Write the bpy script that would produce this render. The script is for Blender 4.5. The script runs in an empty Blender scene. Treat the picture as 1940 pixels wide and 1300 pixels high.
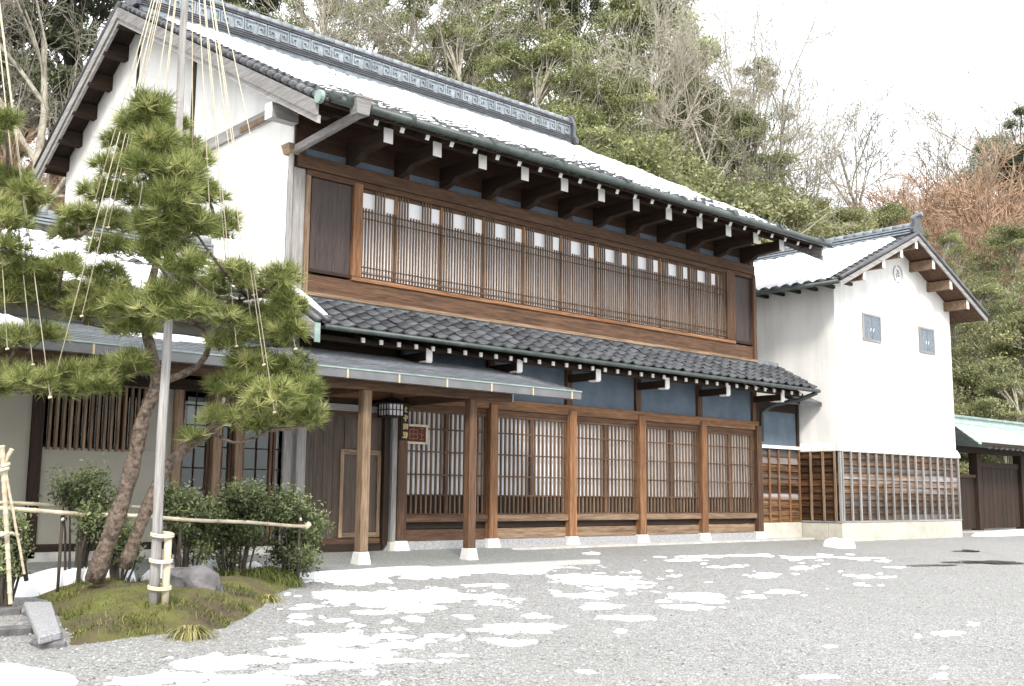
import bpy, bmesh, math, random
import numpy as np
from mathutils import Matrix, Vector

rng = random.Random(7)
nrng = np.random.default_rng(11)
S = bpy.context.scene
COL = S.collection

# ------------------------------------------------------------------ camera
CAM_F, CAM_P = 2059.3, (-9.8001, -13.3508, 0.7254)
YAW, PITCH, ROLL = 0.73683, 0.14016, 0.00855
def _cam_axes():
    cy, sy, cp, sp = math.cos(YAW), math.sin(YAW), math.cos(PITCH), math.sin(PITCH)
    f = Vector((sy*cp, cy*cp, sp)); r = Vector((cy, -sy, 0)); u = r.cross(f)
    return r*math.cos(ROLL)+u*math.sin(ROLL), -r*math.sin(ROLL)+u*math.cos(ROLL), f
CR, CU, CF = _cam_axes()
CP = Vector(CAM_P)
cam = bpy.data.cameras.new('camera'); cam_o = bpy.data.objects.new('camera', cam); COL.objects.link(cam_o)
cam.sensor_width = 36.0; cam.lens = 36.0*CAM_F/1940.0; cam.clip_end = 2000; cam.clip_start = .05
m = Matrix((CR, CU, -CF)).transposed().to_4x4(); m.translation = CP
cam_o.matrix_world = m
S.camera = cam_o

# ------------------------------------------------------------------ sky, sun, exposure
SUN_DIR = Vector((-0.50, -0.74, 0.70)).normalized()      # towards the sun
w = bpy.data.worlds.new('World'); S.world = w; w.use_nodes = True
nt = w.node_tree; nt.nodes.clear()
out = nt.nodes.new('ShaderNodeOutputWorld'); bg = nt.nodes.new('ShaderNodeBackground')
sky = nt.nodes.new('ShaderNodeTexSky'); sky.sky_type = 'NISHITA'; sky.sun_disc = False
sky.sun_elevation = math.asin(SUN_DIR.z); sky.sun_rotation = math.atan2(SUN_DIR.x, SUN_DIR.y)
sky.dust_density = 3.0
mix = nt.nodes.new('ShaderNodeMix'); mix.data_type = 'RGBA'
mix.inputs[0].default_value = 0.86                        # thin bright overcast over the clear sky
tcw = nt.nodes.new('ShaderNodeTexCoord'); nz = nt.nodes.new('ShaderNodeTexNoise')
nz.inputs['Scale'].default_value = 1.6; nz.inputs['Detail'].default_value = 4
rp = nt.nodes.new('ShaderNodeValToRGB')
rp.color_ramp.elements[0].position = .3; rp.color_ramp.elements[0].color = (8.2, 8.5, 8.9, 1)
rp.color_ramp.elements[1].position = .7; rp.color_ramp.elements[1].color = (9.6, 9.7, 9.8, 1)
nt.links.new(tcw.outputs['Generated'], nz.inputs['Vector']); nt.links.new(nz.outputs['Fac'], rp.inputs['Fac'])
nt.links.new(sky.outputs['Color'], mix.inputs[6]); nt.links.new(rp.outputs['Color'], mix.inputs[7])
nt.links.new(mix.outputs[2], bg.inputs['Color']); bg.inputs['Strength'].default_value = 0.10
nt.links.new(bg.outputs['Background'], out.inputs['Surface'])
sun = bpy.data.lights.new('sun', 'SUN'); sun.energy = 1.5; sun.angle = math.radians(11); sun.color = (1, .95, .87)
sun_o = bpy.data.objects.new('sun', sun); COL.objects.link(sun_o)
sun_o.rotation_euler = SUN_DIR.to_track_quat('Z', 'Y').to_euler(); sun_o.location = (-8, -30, 30)
S.view_settings.view_transform = 'Standard'; S.view_settings.look = 'None'
S.view_settings.exposure = 1.45; S.view_settings.gamma = 1.0
S.cycles.max_bounces = 4; S.cycles.diffuse_bounces = 3; S.cycles.glossy_bounces = 2; S.cycles.transparent_max_bounces = 4
S.cycles.use_adaptive_sampling = True; S.cycles.adaptive_threshold = .035
try: S.cycles.use_denoising = True
except Exception: pass

# ------------------------------------------------------------------ helpers: place in the world
def ray(px, py):
    return CF + CR*((px-970)/CAM_F) - CU*((py-650)/CAM_F)
def atY(px, py, Y):
    d = ray(px, py); return CP + d*((Y-CP.y)/d.y)
def atX(px, py, X):
    d = ray(px, py); return CP + d*((X-CP.x)/d.x)
def at_depth(px, py, dep):
    return CP + ray(px, py)*dep
def ground_z(x, y):
    return -0.10 - 0.05*max(0.0, -y)
def atG(px, py, dz=0.0):
    d = ray(px, py)
    # plane z = -0.10 + 0.05*y + dz   (y<0)
    t = (-0.10 + dz + 0.05*CP.y - CP.z)/(d.z - 0.05*d.y)
    return CP + d*t

# ------------------------------------------------------------------ helpers: objects
WORLD = {}
def put(o, parent=None, M=None):
    COL.objects.link(o)
    M = M if M is not None else Matrix.Identity(4)
    if parent is not None:
        o.parent = parent
        o.matrix_parent_inverse = WORLD[parent.name].inverted()
    o.matrix_basis = M
    WORLD[o.name] = M
    return o
def thing(name, label, cat, loc=(0, 0, 0), group=None):
    o = bpy.data.objects.new(name, None); o.empty_display_size = .2
    put(o, None, Matrix.Translation(loc)); return tag(o, label, cat, group)
def tag(o, label=None, cat=None, group=None, kind=None):
    if label: o['label'] = label
    if cat: o['category'] = cat
    if group: o['group'] = group
    if kind: o['kind'] = kind
    return o
def np_mesh(name, V, F, mat, smooth=False, attr=None):
    """fast mesh from arrays; F is (n,3) or (n,4)"""
    V = np.asarray(V, np.float32); F = np.asarray(F, np.int32)
    me = bpy.data.meshes.new(name); k = F.shape[1]
    me.vertices.add(len(V)); me.vertices.foreach_set('co', V.ravel())
    me.loops.add(F.size); me.loops.foreach_set('vertex_index', F.ravel())
    me.polygons.add(len(F)); me.polygons.foreach_set('loop_start', np.arange(0, F.size, k, dtype=np.int32))
    me.polygons.foreach_set('loop_total', np.full(len(F), k, np.int32))
    if smooth: me.polygons.foreach_set('use_smooth', np.ones(len(F), bool))
    if attr is not None:
        a = me.attributes.new('tone', 'FLOAT', 'FACE'); a.data.foreach_set('value', np.asarray(attr, np.float32))
    me.update(); me.validate(); me.materials.append(mat)
    return me
def mobj(name, me, parent=None, M=None):
    return put(bpy.data.objects.new(name, me), parent, M)

class MB:
    def __init__(s): s.v = []; s.f = []
    def box(s, x0, x1, y0, y1, z0, z1):
        b = len(s.v)
        s.v += [(x0,y0,z0),(x1,y0,z0),(x1,y1,z0),(x0,y1,z0),(x0,y0,z1),(x1,y0,z1),(x1,y1,z1),(x0,y1,z1)]
        s.f += [tuple(b+i for i in q) for q in ((0,3,2,1),(4,5,6,7),(0,1,5,4),(1,2,6,5),(2,3,7,6),(3,0,4,7))]
        return s
    def taper(s, x, y, z0, z1, w0, d0, w1, d1):
        b = len(s.v)
        for z, ww, d in ((z0, w0, d0), (z1, w1, d1)):
            s.v += [(x-ww/2,y-d/2,z),(x+ww/2,y-d/2,z),(x+ww/2,y+d/2,z),(x-ww/2,y+d/2,z)]
        s.f += [tuple(b+i for i in q) for q in ((0,3,2,1),(4,5,6,7),(0,1,5,4),(1,2,6,5),(2,3,7,6),(3,0,4,7))]
        return s
    def beam(s, p, q, w_, h_, up=(0,0,1)):
        p, q = Vector(p), Vector(q); d = (q-p).normalized(); side = d.cross(Vector(up))
        if side.length < 1e-4: side = d.cross(Vector((0,1,0)))
        side.normalize(); u = side.cross(d); b = len(s.v)
        for c in (p, q):
            for a, e in ((-1,-1),(1,-1),(1,1),(-1,1)): s.v.append(tuple(c+side*(a*w_/2)+u*(e*h_/2)))
        s.f += [tuple(b+i for i in z) for z in ((3,2,1,0),(4,5,6,7),(0,1,5,4),(1,2,6,5),(2,3,7,6),(3,0,4,7))]
        return s
    def prism(s, poly, d):
        """extrude polygon (list of 3D points) by vector d"""
        b = len(s.v); n = len(poly); d = Vector(d)
        s.v += [tuple(p) for p in poly] + [tuple(Vector(p)+d) for p in poly]
        s.f.append(tuple(b+i for i in range(n))[::-1]); s.f.append(tuple(b+n+i for i in range(n)))
        for i in range(n):
            j = (i+1) % n; s.f.append((b+i, b+j, b+n+j, b+n+i))
        return s
    def tube(s, pts, rad, n=8, cap=True):
        pts = [Vector(p) for p in pts]
        if not hasattr(rad, '__len__'): rad = [rad]*len(pts)
        b = len(s.v); ref = None
        for i, p in enumerate(pts):
            t = (pts[min(i+1, len(pts)-1)]-pts[max(i-1, 0)]).normalized()
            if ref is None: ref = Vector((0,0,1)) if abs(t.z) < .9 else Vector((1,0,0))
            u = ref - t*ref.dot(t); u.normalize(); ref = u; v = t.cross(u)
            for k in range(n):
                a = 2*math.pi*k/n; s.v.append(tuple(p+(u*math.cos(a)+v*math.sin(a))*rad[i]))
        for i in range(len(pts)-1):
            for k in range(n):
                k2 = (k+1) % n
                s.f.append((b+i*n+k, b+i*n+k2, b+(i+1)*n+k2, b+(i+1)*n+k))
        if cap:
            s.f.append(tuple(b+k for k in range(n))[::-1]); s.f.append(tuple(b+(len(pts)-1)*n+k for k in range(n)))
        return s
    def mesh(s, name, mat, smooth=False, bevel=0):
        me = bpy.data.meshes.new(name); me.from_pydata(s.v, [], s.f)
        bm = bmesh.new(); bm.from_mesh(me)
        bmesh.ops.recalc_face_normals(bm, faces=bm.faces)
        if bevel: bmesh.ops.bevel(bm, geom=list(bm.edges), offset=bevel, segments=1, affect='EDGES', clamp_overlap=True)
        bm.to_mesh(me); bm.free()
        if smooth:
            for p in me.polygons: p.use_smooth = True
        me.materials.append(mat); return me
    def obj(s, name, mat, parent=None, smooth=False, bevel=0, M=None):
        return mobj(name, s.mesh(name, mat, smooth, bevel), parent, M)
def box(name, mat, parent, x0, x1, y0, y1, z0, z1, bevel=0):
    return MB().box(x0, x1, y0, y1, z0, z1).obj(name, mat, parent, bevel=bevel)
def T(x, y, z): return Matrix.Translation((x, y, z))

# ------------------------------------------------------------------ helpers: materials
def _mat(name):
    m = bpy.data.materials.new(name); m.use_nodes = True
    nt = m.node_tree; b = nt.nodes['Principled BSDF']
    return m, nt, b
def N(nt, kind, **kw):
    n = nt.nodes.new(kind)
    for k, v in kw.items():
        if k in n.inputs: n.inputs[k].default_value = v
        else: setattr(n, k, v)
    return n
def ramp(nt, stops, fac):
    r = nt.nodes.new('ShaderNodeValToRGB'); e = r.color_ramp.elements
    while len(e) < len(stops): e.new(.5)
    for q, (p, c) in zip(e, stops): q.position = p; q.color = (*c, 1)
    nt.links.new(fac, r.inputs['Fac']); return r.outputs['Color']
def coords(nt, scale=(1, 1, 1), rand=True):
    tc = nt.nodes.new('ShaderNodeTexCoord'); mp = nt.nodes.new('ShaderNodeMapping'); mp.inputs['Scale'].default_value = scale
    src = tc.outputs['Object']
    if rand:
        oi = nt.nodes.new('ShaderNodeObjectInfo'); ml = N(nt, 'ShaderNodeMath', operation='MULTIPLY'); ml.inputs[1].default_value = 37.0
        nt.links.new(oi.outputs['Random'], ml.inputs[0])
        ad = N(nt, 'ShaderNodeVectorMath', operation='ADD'); nt.links.new(src, ad.inputs[0]); nt.links.new(ml.outputs[0], ad.inputs[1]); src = ad.outputs[0]
    nt.links.new(src, mp.inputs['Vector']); return mp.outputs['Vector']
def bump(nt, b, h, strength=.3, dist=.01):
    bp = N(nt, 'ShaderNodeBump'); bp.inputs['Strength'].default_value = strength; bp.inputs['Distance'].default_value = dist
    nt.links.new(h, bp.inputs['Height']); nt.links.new(bp.outputs['Normal'], b.inputs['Normal'])
def noise(nt, vec, scale, detail=4, rough=.6):
    n = N(nt, 'ShaderNodeTexNoise'); n.inputs['Scale'].default_value = scale; n.inputs['Detail'].default_value = detail
    n.inputs['Roughness'].default_value = rough; nt.links.new(vec, n.inputs['Vector']); return n.outputs['Fac']
def mixc(nt, fac, a, b, mode='MIX'):
    mx = nt.nodes.new('ShaderNodeMix'); mx.data_type = 'RGBA'; mx.blend_type = mode
    for i, x in ((0, fac), (6, a), (7, b)):
        if isinstance(x, (int, float)): mx.inputs[i].default_value = x
        elif isinstance(x, tuple): mx.inputs[i].default_value = (*x, 1)
        else: nt.links.new(x, mx.inputs[i])
    return mx.outputs[2]
def jitter(nt, col, amt=.25):
    """lighter or darker from one object to the next"""
    oi = nt.nodes.new('ShaderNodeObjectInfo'); hs = nt.nodes.new('ShaderNodeHueSaturation')
    mr = nt.nodes.new('ShaderNodeMapRange'); mr.inputs[3].default_value = 1-amt; mr.inputs[4].default_value = 1+amt
    nt.links.new(oi.outputs['Random'], mr.inputs[0]); nt.links.new(mr.outputs[0], hs.inputs['Value']); nt.links.new(col, hs.inputs['Color'])
    return hs.outputs['Color']
def wood(name, dark, mid, light, axis='Z', rough=.75, jit=.18, grey=None):
    dark, mid, light = (tuple(.60*v for v in c) for c in (dark, mid, light))
    if grey: grey = tuple(.75*v for v in grey)
    m, nt, b = _mat(name)
    sc = {'X': (.5, 9, 9), 'Y': (9, .5, 9), 'Z': (9, 9, .5)}[axis]
    v = coords(nt, sc)
    n1 = noise(nt, v, 2.2, 6, .65); n2 = noise(nt, v, 9, 3, .5)
    c = ramp(nt, [(.28, dark), (.5, mid), (.74, light)], n1)
    c = mixc(nt, .35, c, ramp(nt, [(.35, dark), (.65, light)], n2))
    if grey:
        v2 = coords(nt, tuple(.16*s for s in sc)); g = noise(nt, v2, 2.0, 3)
        c = mixc(nt, ramp(nt, [(.52, (0,0,0)), (.72, (.8,.8,.8))], g), c, grey)
    c = jitter(nt, c, jit)
    nt.links.new(c, b.inputs['Base Color']); b.inputs['Roughness'].default_value = rough
    b.inputs['Specular IOR Level'].default_value = .3
    bump(nt, b, n1, .35, .006); return m
def plain(name, c0, c1, scale=6, rough=.8, bumps=.2, bscale=40, spec=.3, metal=0, jit=0, bdist=.01, rand=True):
    m, nt, b = _mat(name); v = coords(nt, rand=rand)
    c = ramp(nt, [(.3, c0), (.7, c1)], noise(nt, v, scale, 6, .62))
    if jit: c = jitter(nt, c, jit)
    nt.links.new(c, b.inputs['Base Color']); b.inputs['Roughness'].default_value = rough
    b.inputs['Specular IOR Level'].default_value = spec; b.inputs['Metallic'].default_value = metal
    if bumps: bump(nt, b, noise(nt, v, bscale, 4), bumps, bdist)
    return m
def leafmat(name, stops, rough=.55, trans=.25, jit=.12):
    m, nt, b = _mat(name)
    at = nt.nodes.new('ShaderNodeAttribute'); at.attribute_name = 'tone'
    c = ramp(nt, stops, at.outputs['Fac']); c = jitter(nt, c, jit)
    nt.links.new(c, b.inputs['Base Color']); b.inputs['Roughness'].default_value = rough
    b.inputs['Specular IOR Level'].default_value = .25
    if trans:
        tr = nt.nodes.new('ShaderNodeBsdfTranslucent'); nt.links.new(c, tr.inputs['Color'])
        ms = nt.nodes.new('ShaderNodeMixShader'); ms.inputs[0].default_value = trans
        nt.links.new(b.outputs[0], ms.inputs[1]); nt.links.new(tr.outputs[0], ms.inputs[2])
        nt.links.new(ms.outputs[0], nt.nodes['Material Output'].inputs['Surface'])
    return m

def plaster(name):
    m, nt, b = _mat(name); v = coords(nt, (1, 1, .12), False); v2 = coords(nt, (1, 1, 1), False)
    c = ramp(nt, [(.36, (.60,.585,.55)), (.52, (.77,.76,.735)), (.7, (.82,.815,.80))], noise(nt, v, 2.4, 6, .6))
    c = mixc(nt, .5, c, ramp(nt, [(.35, (.68,.665,.63)), (.6, (.82,.815,.80))], noise(nt, v2, .9, 5)))
    nt.links.new(c, b.inputs['Base Color']); b.inputs['Roughness'].default_value = .88
    bump(nt, b, noise(nt, v2, 9, 6), .25, .012); return m
BR = ((.040,.021,.012), (.135,.070,.039), (.29,.165,.098))        # reddish brown old timber
EAVE_X, EAVE_Y = (wood('shaded_eave_wood_'+a, (.02,.011,.007), (.06,.030,.017), (.12,.06,.034), axis=a) for a in 'XY')  # shade under the eaves put into the colour, darker than the brown timber
W_X, W_Y, W_Z = (wood('brown_wood_'+a, *BR, axis=a) for a in 'XYZ')
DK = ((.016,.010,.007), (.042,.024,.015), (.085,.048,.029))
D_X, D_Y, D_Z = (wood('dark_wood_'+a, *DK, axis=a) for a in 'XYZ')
OR = ((.10,.042,.019), (.33,.15,.066), (.66,.37,.19))            # orange sun-bleached posts
O_Z, O_X = wood('orange_wood_Z', *OR, axis='Z', grey=(.16,.075,.035)), wood('orange_wood_X', *OR, axis='X', grey=(.15,.07,.035))
TN = ((.11,.065,.040), (.30,.195,.12), (.62,.45,.30))
T_Z, T_X = wood('tan_wood_Z', *TN, axis='Z'), wood('tan_wood_X', *TN, axis='X')
SL_Z = wood('slat_wood_Z', (.075,.046,.028), (.185,.12,.077), (.38,.265,.18), axis='Z')
GY = ((.20,.188,.18), (.42,.40,.385), (.64,.62,.60))           # silvered timber
G_Z, G_X, G_Y = (wood('grey_wood_'+a, *GY, axis=a) for a in 'ZXY')
PANEL = wood('panel_wood', (.03,.02,.018), (.07,.05,.046), (.13,.095,.085), axis='Z', rough=.5)
DOORW = wood('door_wood', (.05,.036,.027), (.115,.083,.062), (.20,.15,.115), axis='Z', rough=.6)
CHAR = wood('charred_plank', (.012,.009,.008), (.06,.033,.02), (.44,.22,.075), axis='X', rough=.5, jit=.6, grey=(.40,.40,.42))
CHARY = wood('charred_plank_shaded', (.012,.008,.006), (.045,.022,.012), (.28,.13,.045), axis='Y', rough=.6, jit=.5)  # darker plank copy, the side wall's shade is in its colour
WHITE = plaster('white_plaster')
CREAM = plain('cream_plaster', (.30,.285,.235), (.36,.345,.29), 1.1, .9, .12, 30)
BLUE = plain('blue_plaster', (.085,.115,.15), (.13,.165,.205), 3, .9, .15, 40)
PAPER = plain('shoji_paper', (.78,.78,.80), (.84,.84,.85), 2, .7, 0)
CAPW = plain('white_paint', (.74,.73,.70), (.84,.83,.80), 9, .7, .05)
TILE = plain('roof_tile', (.028,.03,.034), (.085,.088,.096), 5, .42, .2, 60, .5, jit=.35)
TILE_L = plain('pale_roof_tile', (.12,.14,.155), (.27,.30,.325), 7, .5, .15, 60, .4, jit=.2)
COPPER = plain('green_gutter', (.018,.028,.025), (.065,.082,.074), 5, .45, .1, 50, .5)
PATINA = plain('green_patina', (.15,.22,.20), (.30,.38,.35), 5, .6, .15, 40, .4)
SHEET = plain('grey_gutter_sheet', (.085,.088,.092), (.15,.155,.16), 2.5, .4, .06, 30, .5)
BRASS = plain('brass_strap', (.40,.32,.20), (.58,.48,.34), 8, .45, 0)
STONE = plain('pale_stone', (.34,.33,.31), (.52,.51,.485), 7, .85, .3, 60)
STONEW = plain('cream_stone', (.38,.355,.30), (.52,.495,.435), 4, .85, .3, 60, jit=.06)
POSTST = plain('white_post_stone', (.52,.51,.49), (.70,.69,.67), 9, .85, .3, 60)
GRANITE = plain('granite', (.18,.18,.185), (.44,.44,.455), 55, .8, .4, 70)
SNOW = plain('snow', (.86,.87,.90), (.93,.94,.96), 3, .65, .35, 16, .2, bdist=.02, rand=False)
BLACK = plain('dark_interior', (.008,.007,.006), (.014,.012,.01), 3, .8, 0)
IRON = plain('dark_iron', (.012,.014,.013), (.03,.032,.03), 9, .5, .1)
ROPE = plain('straw_rope', (.52,.46,.33), (.68,.62,.48), 30, .85, .2, 90)
BAMBOO = plain('dry_bamboo', (.42,.35,.24), (.62,.55,.43), 7, .55, .1, 30)
GOLD = plain('gold_paint', (.62,.46,.20), (.78,.62,.32), 9, .4, 0, spec=.5)
REDW = wood('red_plaque', (.07,.014,.009), (.13,.03,.018), (.19,.05,.03), axis='X')
BARK = plain('pine_bark', (.024,.019,.016), (.26,.20,.16), 21, .9, 1.0, 20, .2, bdist=.03)
BARK2 = plain('pale_bark', (.17,.155,.12), (.42,.39,.32), 5, .9, .5, 12, .2, jit=.25)
BARKD = plain('dark_bark', (.035,.03,.025), (.10,.085,.07), 5, .9, .5, 12, .2, jit=.25)
ROCKM = plain('garden_rock', (.06,.058,.06), (.20,.19,.195), 6, .85, .7, 22, .3, bdist=.03)
def glassmat():
    m, nt, b = _mat('window_glass')
    nt.nodes.remove(b); fr = N(nt, 'ShaderNodeFresnel'); fr.inputs['IOR'].default_value = 1.5
    tr = N(nt, 'ShaderNodeBsdfTransparent'); tr.inputs['Color'].default_value = (.75,.8,.78,1)
    gl = N(nt, 'ShaderNodeBsdfGlossy'); gl.inputs['Roughness'].default_value = .03
    ms = N(nt, 'ShaderNodeMixShader'); nt.links.new(fr.outputs[0], ms.inputs[0])
    nt.links.new(tr.outputs[0], ms.inputs[1]); nt.links.new(gl.outputs[0], ms.inputs[2])
    nt.links.new(ms.outputs[0], nt.nodes['Material Output'].inputs['Surface']); return m
GLASS = glassmat()
def sheetroof(name, c0, c1, c2):
    m, nt, b = _mat(name); v = coords(nt, (1, 1, 1), True)
    vv = coords(nt, (.8, 7, 7), True)
    c = ramp(nt, [(.3, c0), (.5, c1), (.72, c2)], noise(nt, vv, 4, 5))
    br = N(nt, 'ShaderNodeTexBrick'); br.inputs['Scale'].default_value = 1; br.inputs['Brick Width'].default_value = .27; br.inputs['Row Height'].default_value = 9
    br.inputs['Mortar Size'].default_value = .006; br.inputs['Color1'].default_value = (.75,.75,.75,1); br.inputs['Color2'].default_value = (1,1,1,1); br.inputs['Mortar'].default_value = (.3,.3,.3,1)
    nt.links.new(v, br.inputs['Vector'])
    c = mixc(nt, .8, c, br.outputs['Color'], 'MULTIPLY')
    nt.links.new(c, b.inputs['Base Color']); b.inputs['Roughness'].default_value = .5
    bump(nt, b, br.outputs['Fac'], .3, -.006); return m
SHINGLE = sheetroof('metal_shingle', (.06,.068,.078), (.115,.125,.14), (.22,.24,.26))
GREENROOF = sheetroof('green_copper_shingle', (.26,.36,.33), (.38,.48,.44), (.52,.60,.56))
# ------------------------------------------------------------------ ground, hill
def vnoise(x, y, seed=0):
    """cheap smooth value noise on arrays"""
    x = np.asarray(x, float); y = np.asarray(y, float)
    xi, yi = np.floor(x).astype(int), np.floor(y).astype(int); fx, fy = x-xi, y-yi
    fx, fy = fx*fx*(3-2*fx), fy*fy*(3-2*fy)
    def h(a, b):
        n = (a*374761393 + b*668265263 + seed*69069) & 0x7fffffff
        n = ((n ^ (n >> 13))*1274126177) & 0x7fffffff
        return ((n ^ (n >> 16)) & 0xffff)/65535.0
    return (h(xi, yi)*(1-fx)+h(xi+1, yi)*fx)*(1-fy)+(h(xi, yi+1)*(1-fx)+h(xi+1, yi+1)*fx)*fy
def fbm(x, y, seed=0, oct=4):
    s, a, t = 0, 1, 0
    for k in range(oct):
        s = s+a*vnoise(np.asarray(x)*2**k, np.asarray(y)*2**k, seed+k); t += a; a *= .5
    return s/t
def hill_z(x, y):
    x = np.asarray(x, float); y = np.asarray(y, float)
    q = np.maximum(y-11.0, np.minimum(x-23, (y-3)*1.4)); q = np.clip(q, 0, 60)
    h = 15*(1-np.exp(-q/13.0))
    return h + (fbm(x*.2, y*.2, 3)-.5)*1.6*np.clip(q/5, 0, 1)
def ground_zz(x, y):
    x = np.asarray(x, float); y = np.asarray(y, float)
    return -0.10-0.05*np.clip(-y, 0, 60)

def gravelmat():
    m, nt, b = _mat('gravel'); tc = nt.nodes.new('ShaderNodeTexCoord'); v = tc.outputs['Object']
    vo = N(nt, 'ShaderNodeTexVoronoi'); vo.inputs['Scale'].default_value = 60; nt.links.new(v, vo.inputs['Vector'])
    vo2 = N(nt, 'ShaderNodeTexVoronoi'); vo2.inputs['Scale'].default_value = 17; nt.links.new(v, vo2.inputs['Vector'])
    cs = nt.nodes.new('ShaderNodeSeparateColor'); nt.links.new(vo.outputs['Color'], cs.inputs[0])
    c = ramp(nt, [(0, (.21,.208,.20)), (.45, (.40,.398,.39)), (1, (.58,.578,.57))], cs.outputs[0])
    c = mixc(nt, ramp(nt, [(.25, (0,0,0)), (.6, (.55,.55,.55))], vo.outputs['Distance']), c, (.10,.10,.095))
    big = noise(nt, v, .35, 5); c = mixc(nt, ramp(nt, [(.42, (0,0,0)), (.72, (.5,.5,.5))], big), c, (.24,.237,.22))
    mid_ = noise(nt, v, 2.3, 4); c = mixc(nt, ramp(nt, [(.5, (0,0,0)), (.75, (.45,.45,.45))], mid_), c, (.24,.235,.215))
    nt.links.new(c, b.inputs['Base Color'])
    r = ramp(nt, [(.5, (.85,.85,.85)), (.72, (.6,.6,.6))], big); nt.links.new(r, b.inputs['Roughness'])
    ad = N(nt, 'ShaderNodeMath', operation='ADD'); nt.links.new(vo.outputs['Distance'], ad.inputs[0]); nt.links.new(vo2.outputs['Distance'], ad.inputs[1])
    bump(nt, b, ad.outputs[0], .75, -.018); return m
GRAVEL = gravelmat()
# one sheet: fine near the house, coarse to the horizon
gx = np.concatenate([np.linspace(-400, -40, 8), np.linspace(-30, 40, 71), np.linspace(50, 500, 9)])
gy = np.concatenate([np.linspace(-60, -16, 8), np.linspace(-14, 13, 109)])
GX, GYY = np.meshgrid(gx, gy)
Z = ground_zz(GX, GYY)+(fbm(GX*.7, GYY*.7, 5)-.5)*.03*np.clip((-GYY-2.4)/2, 0, 1)
nxg = len(gx)
idx = np.arange(len(gx)*len(gy)).reshape(len(gy), nxg)
quads = np.stack([idx[:-1,:-1], idx[:-1,1:], idx[1:,1:], idx[1:,:-1]], -1).reshape(-1, 4)
g = mobj('ground', np_mesh('ground', np.stack([GX, GYY, Z], -1).reshape(-1, 3), quads, GRAVEL, True)); tag(g, kind='structure')
LITTER = plain('leaf_litter', (.07,.06,.035), (.20,.17,.10), .8, .95, .6, 5, .2, bdist=.2)
hx = np.linspace(-120, 220, 260); hy = np.concatenate([np.linspace(-20, 60, 100), np.linspace(65, 400, 20)])
HX, HY = np.meshgrid(hx, hy); HZ = hill_z(HX, HY)-.13-.05*np.clip(-HY, 0, 60)
HZ = np.where(HZ < .0, HZ-.5, HZ)
idx = np.arange(len(hx)*len(hy)).reshape(len(hy), len(hx))
quads = np.stack([idx[:-1,:-1], idx[:-1,1:], idx[1:,1:], idx[1:,:-1]], -1).reshape(-1, 4)
hl = mobj('hillside', np_mesh('hillside', np.stack([HX, HY, HZ], -1).reshape(-1, 3), quads, LITTER, True)); tag(hl, kind='structure')
def base_z(x, y):
    h = float(hill_z(x, y)); return h-.13 if h > .05 else ground_z(x, y)

# pebbles lying on the yard near the camera
def pebbles():
    n = 75000
    u = nrng.random(n); r = 4.2+17*u**1.9; a = YAW+(nrng.random(n)-.5)*1.02
    x = CP.x+np.sin(a)*r; y = CP.y+np.cos(a)*r
    k = y < -2.3; x, y = x[k], y[k]; n = len(x)
    s = (.005+.012*nrng.random(n)**3)
    z = ground_zz(x, y)+(fbm(x*.7, y*.7, 5)-.5)*.03*np.clip((-y-2.4)/2, 0, 1)+s*.2
    base = np.array([(1,0,0),(0,1,0),(-1,0,0),(0,-1,0),(0,0,.75),(0,0,-.6)], float)
    th = nrng.random(n)*6.28; c, si = np.cos(th), np.sin(th); st = .7+.6*nrng.random(n)
    V = np.empty((n, 6, 3))
    bx, by, bz = base[:,0], base[:,1], base[:,2]
    V[:,:,0] = x[:,None]+s[:,None]*(c[:,None]*bx*st[:,None]-si[:,None]*by); V[:,:,1] = y[:,None]+s[:,None]*(si[:,None]*bx*st[:,None]+c[:,None]*by)
    V[:,:,2] = z[:,None]+s[:,None]*bz
    tri = np.array([(0,1,4),(1,2,4),(2,3,4),(3,0,4)])
    F = (np.arange(n)[:,None,None]*6+tri[None]).reshape(-1, 3)
    pm = leafmat('pebble', [(0, (.13,.13,.125)), (.5, (.29,.29,.28)), (1, (.48,.48,.47))], .85, 0, 0)
    o = mobj('gravel_pebbles', np_mesh('gravel_pebbles', V.reshape(-1, 3), F, pm, False, np.repeat(np.clip(.5+.22*nrng.normal(size=n), 0, 1), 4)))
    tag(o, 'loose grey pebbles strewn over the gravel yard', 'gravel', kind='stuff')
pebbles()
# paved apron under the house front and the porch: pebble-set concrete with a pale kerb
PEBSET = plain('pebble_set_concrete', (.13,.14,.135), (.36,.37,.36), 30, .8, .8, 45, .3, bdist=.02)
ap = MB().prism([(-9, .1, -.6), (-9, .1, -.075), (-9, -2.2, -.165), (-9, -2.2, -.6)], (10.9, 0, 0)).obj('pavement', PEBSET); tag(ap, kind='structure')
kb = None
for i in range(9):
    x0 = -8.2+i*1.12
    if x0 > 1.9: break
    k = MB().box(x0+.006, min(x0+1.114, 1.96), -2.42, -2.2, -.6, -.168).obj('kerb_stone', STONE, ap, bevel=.012)
ap2 = box('pavement', STONE, None, 1.97, 10.6, -.42, .1, -.6, -.085); tag(ap2, kind='structure')
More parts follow.
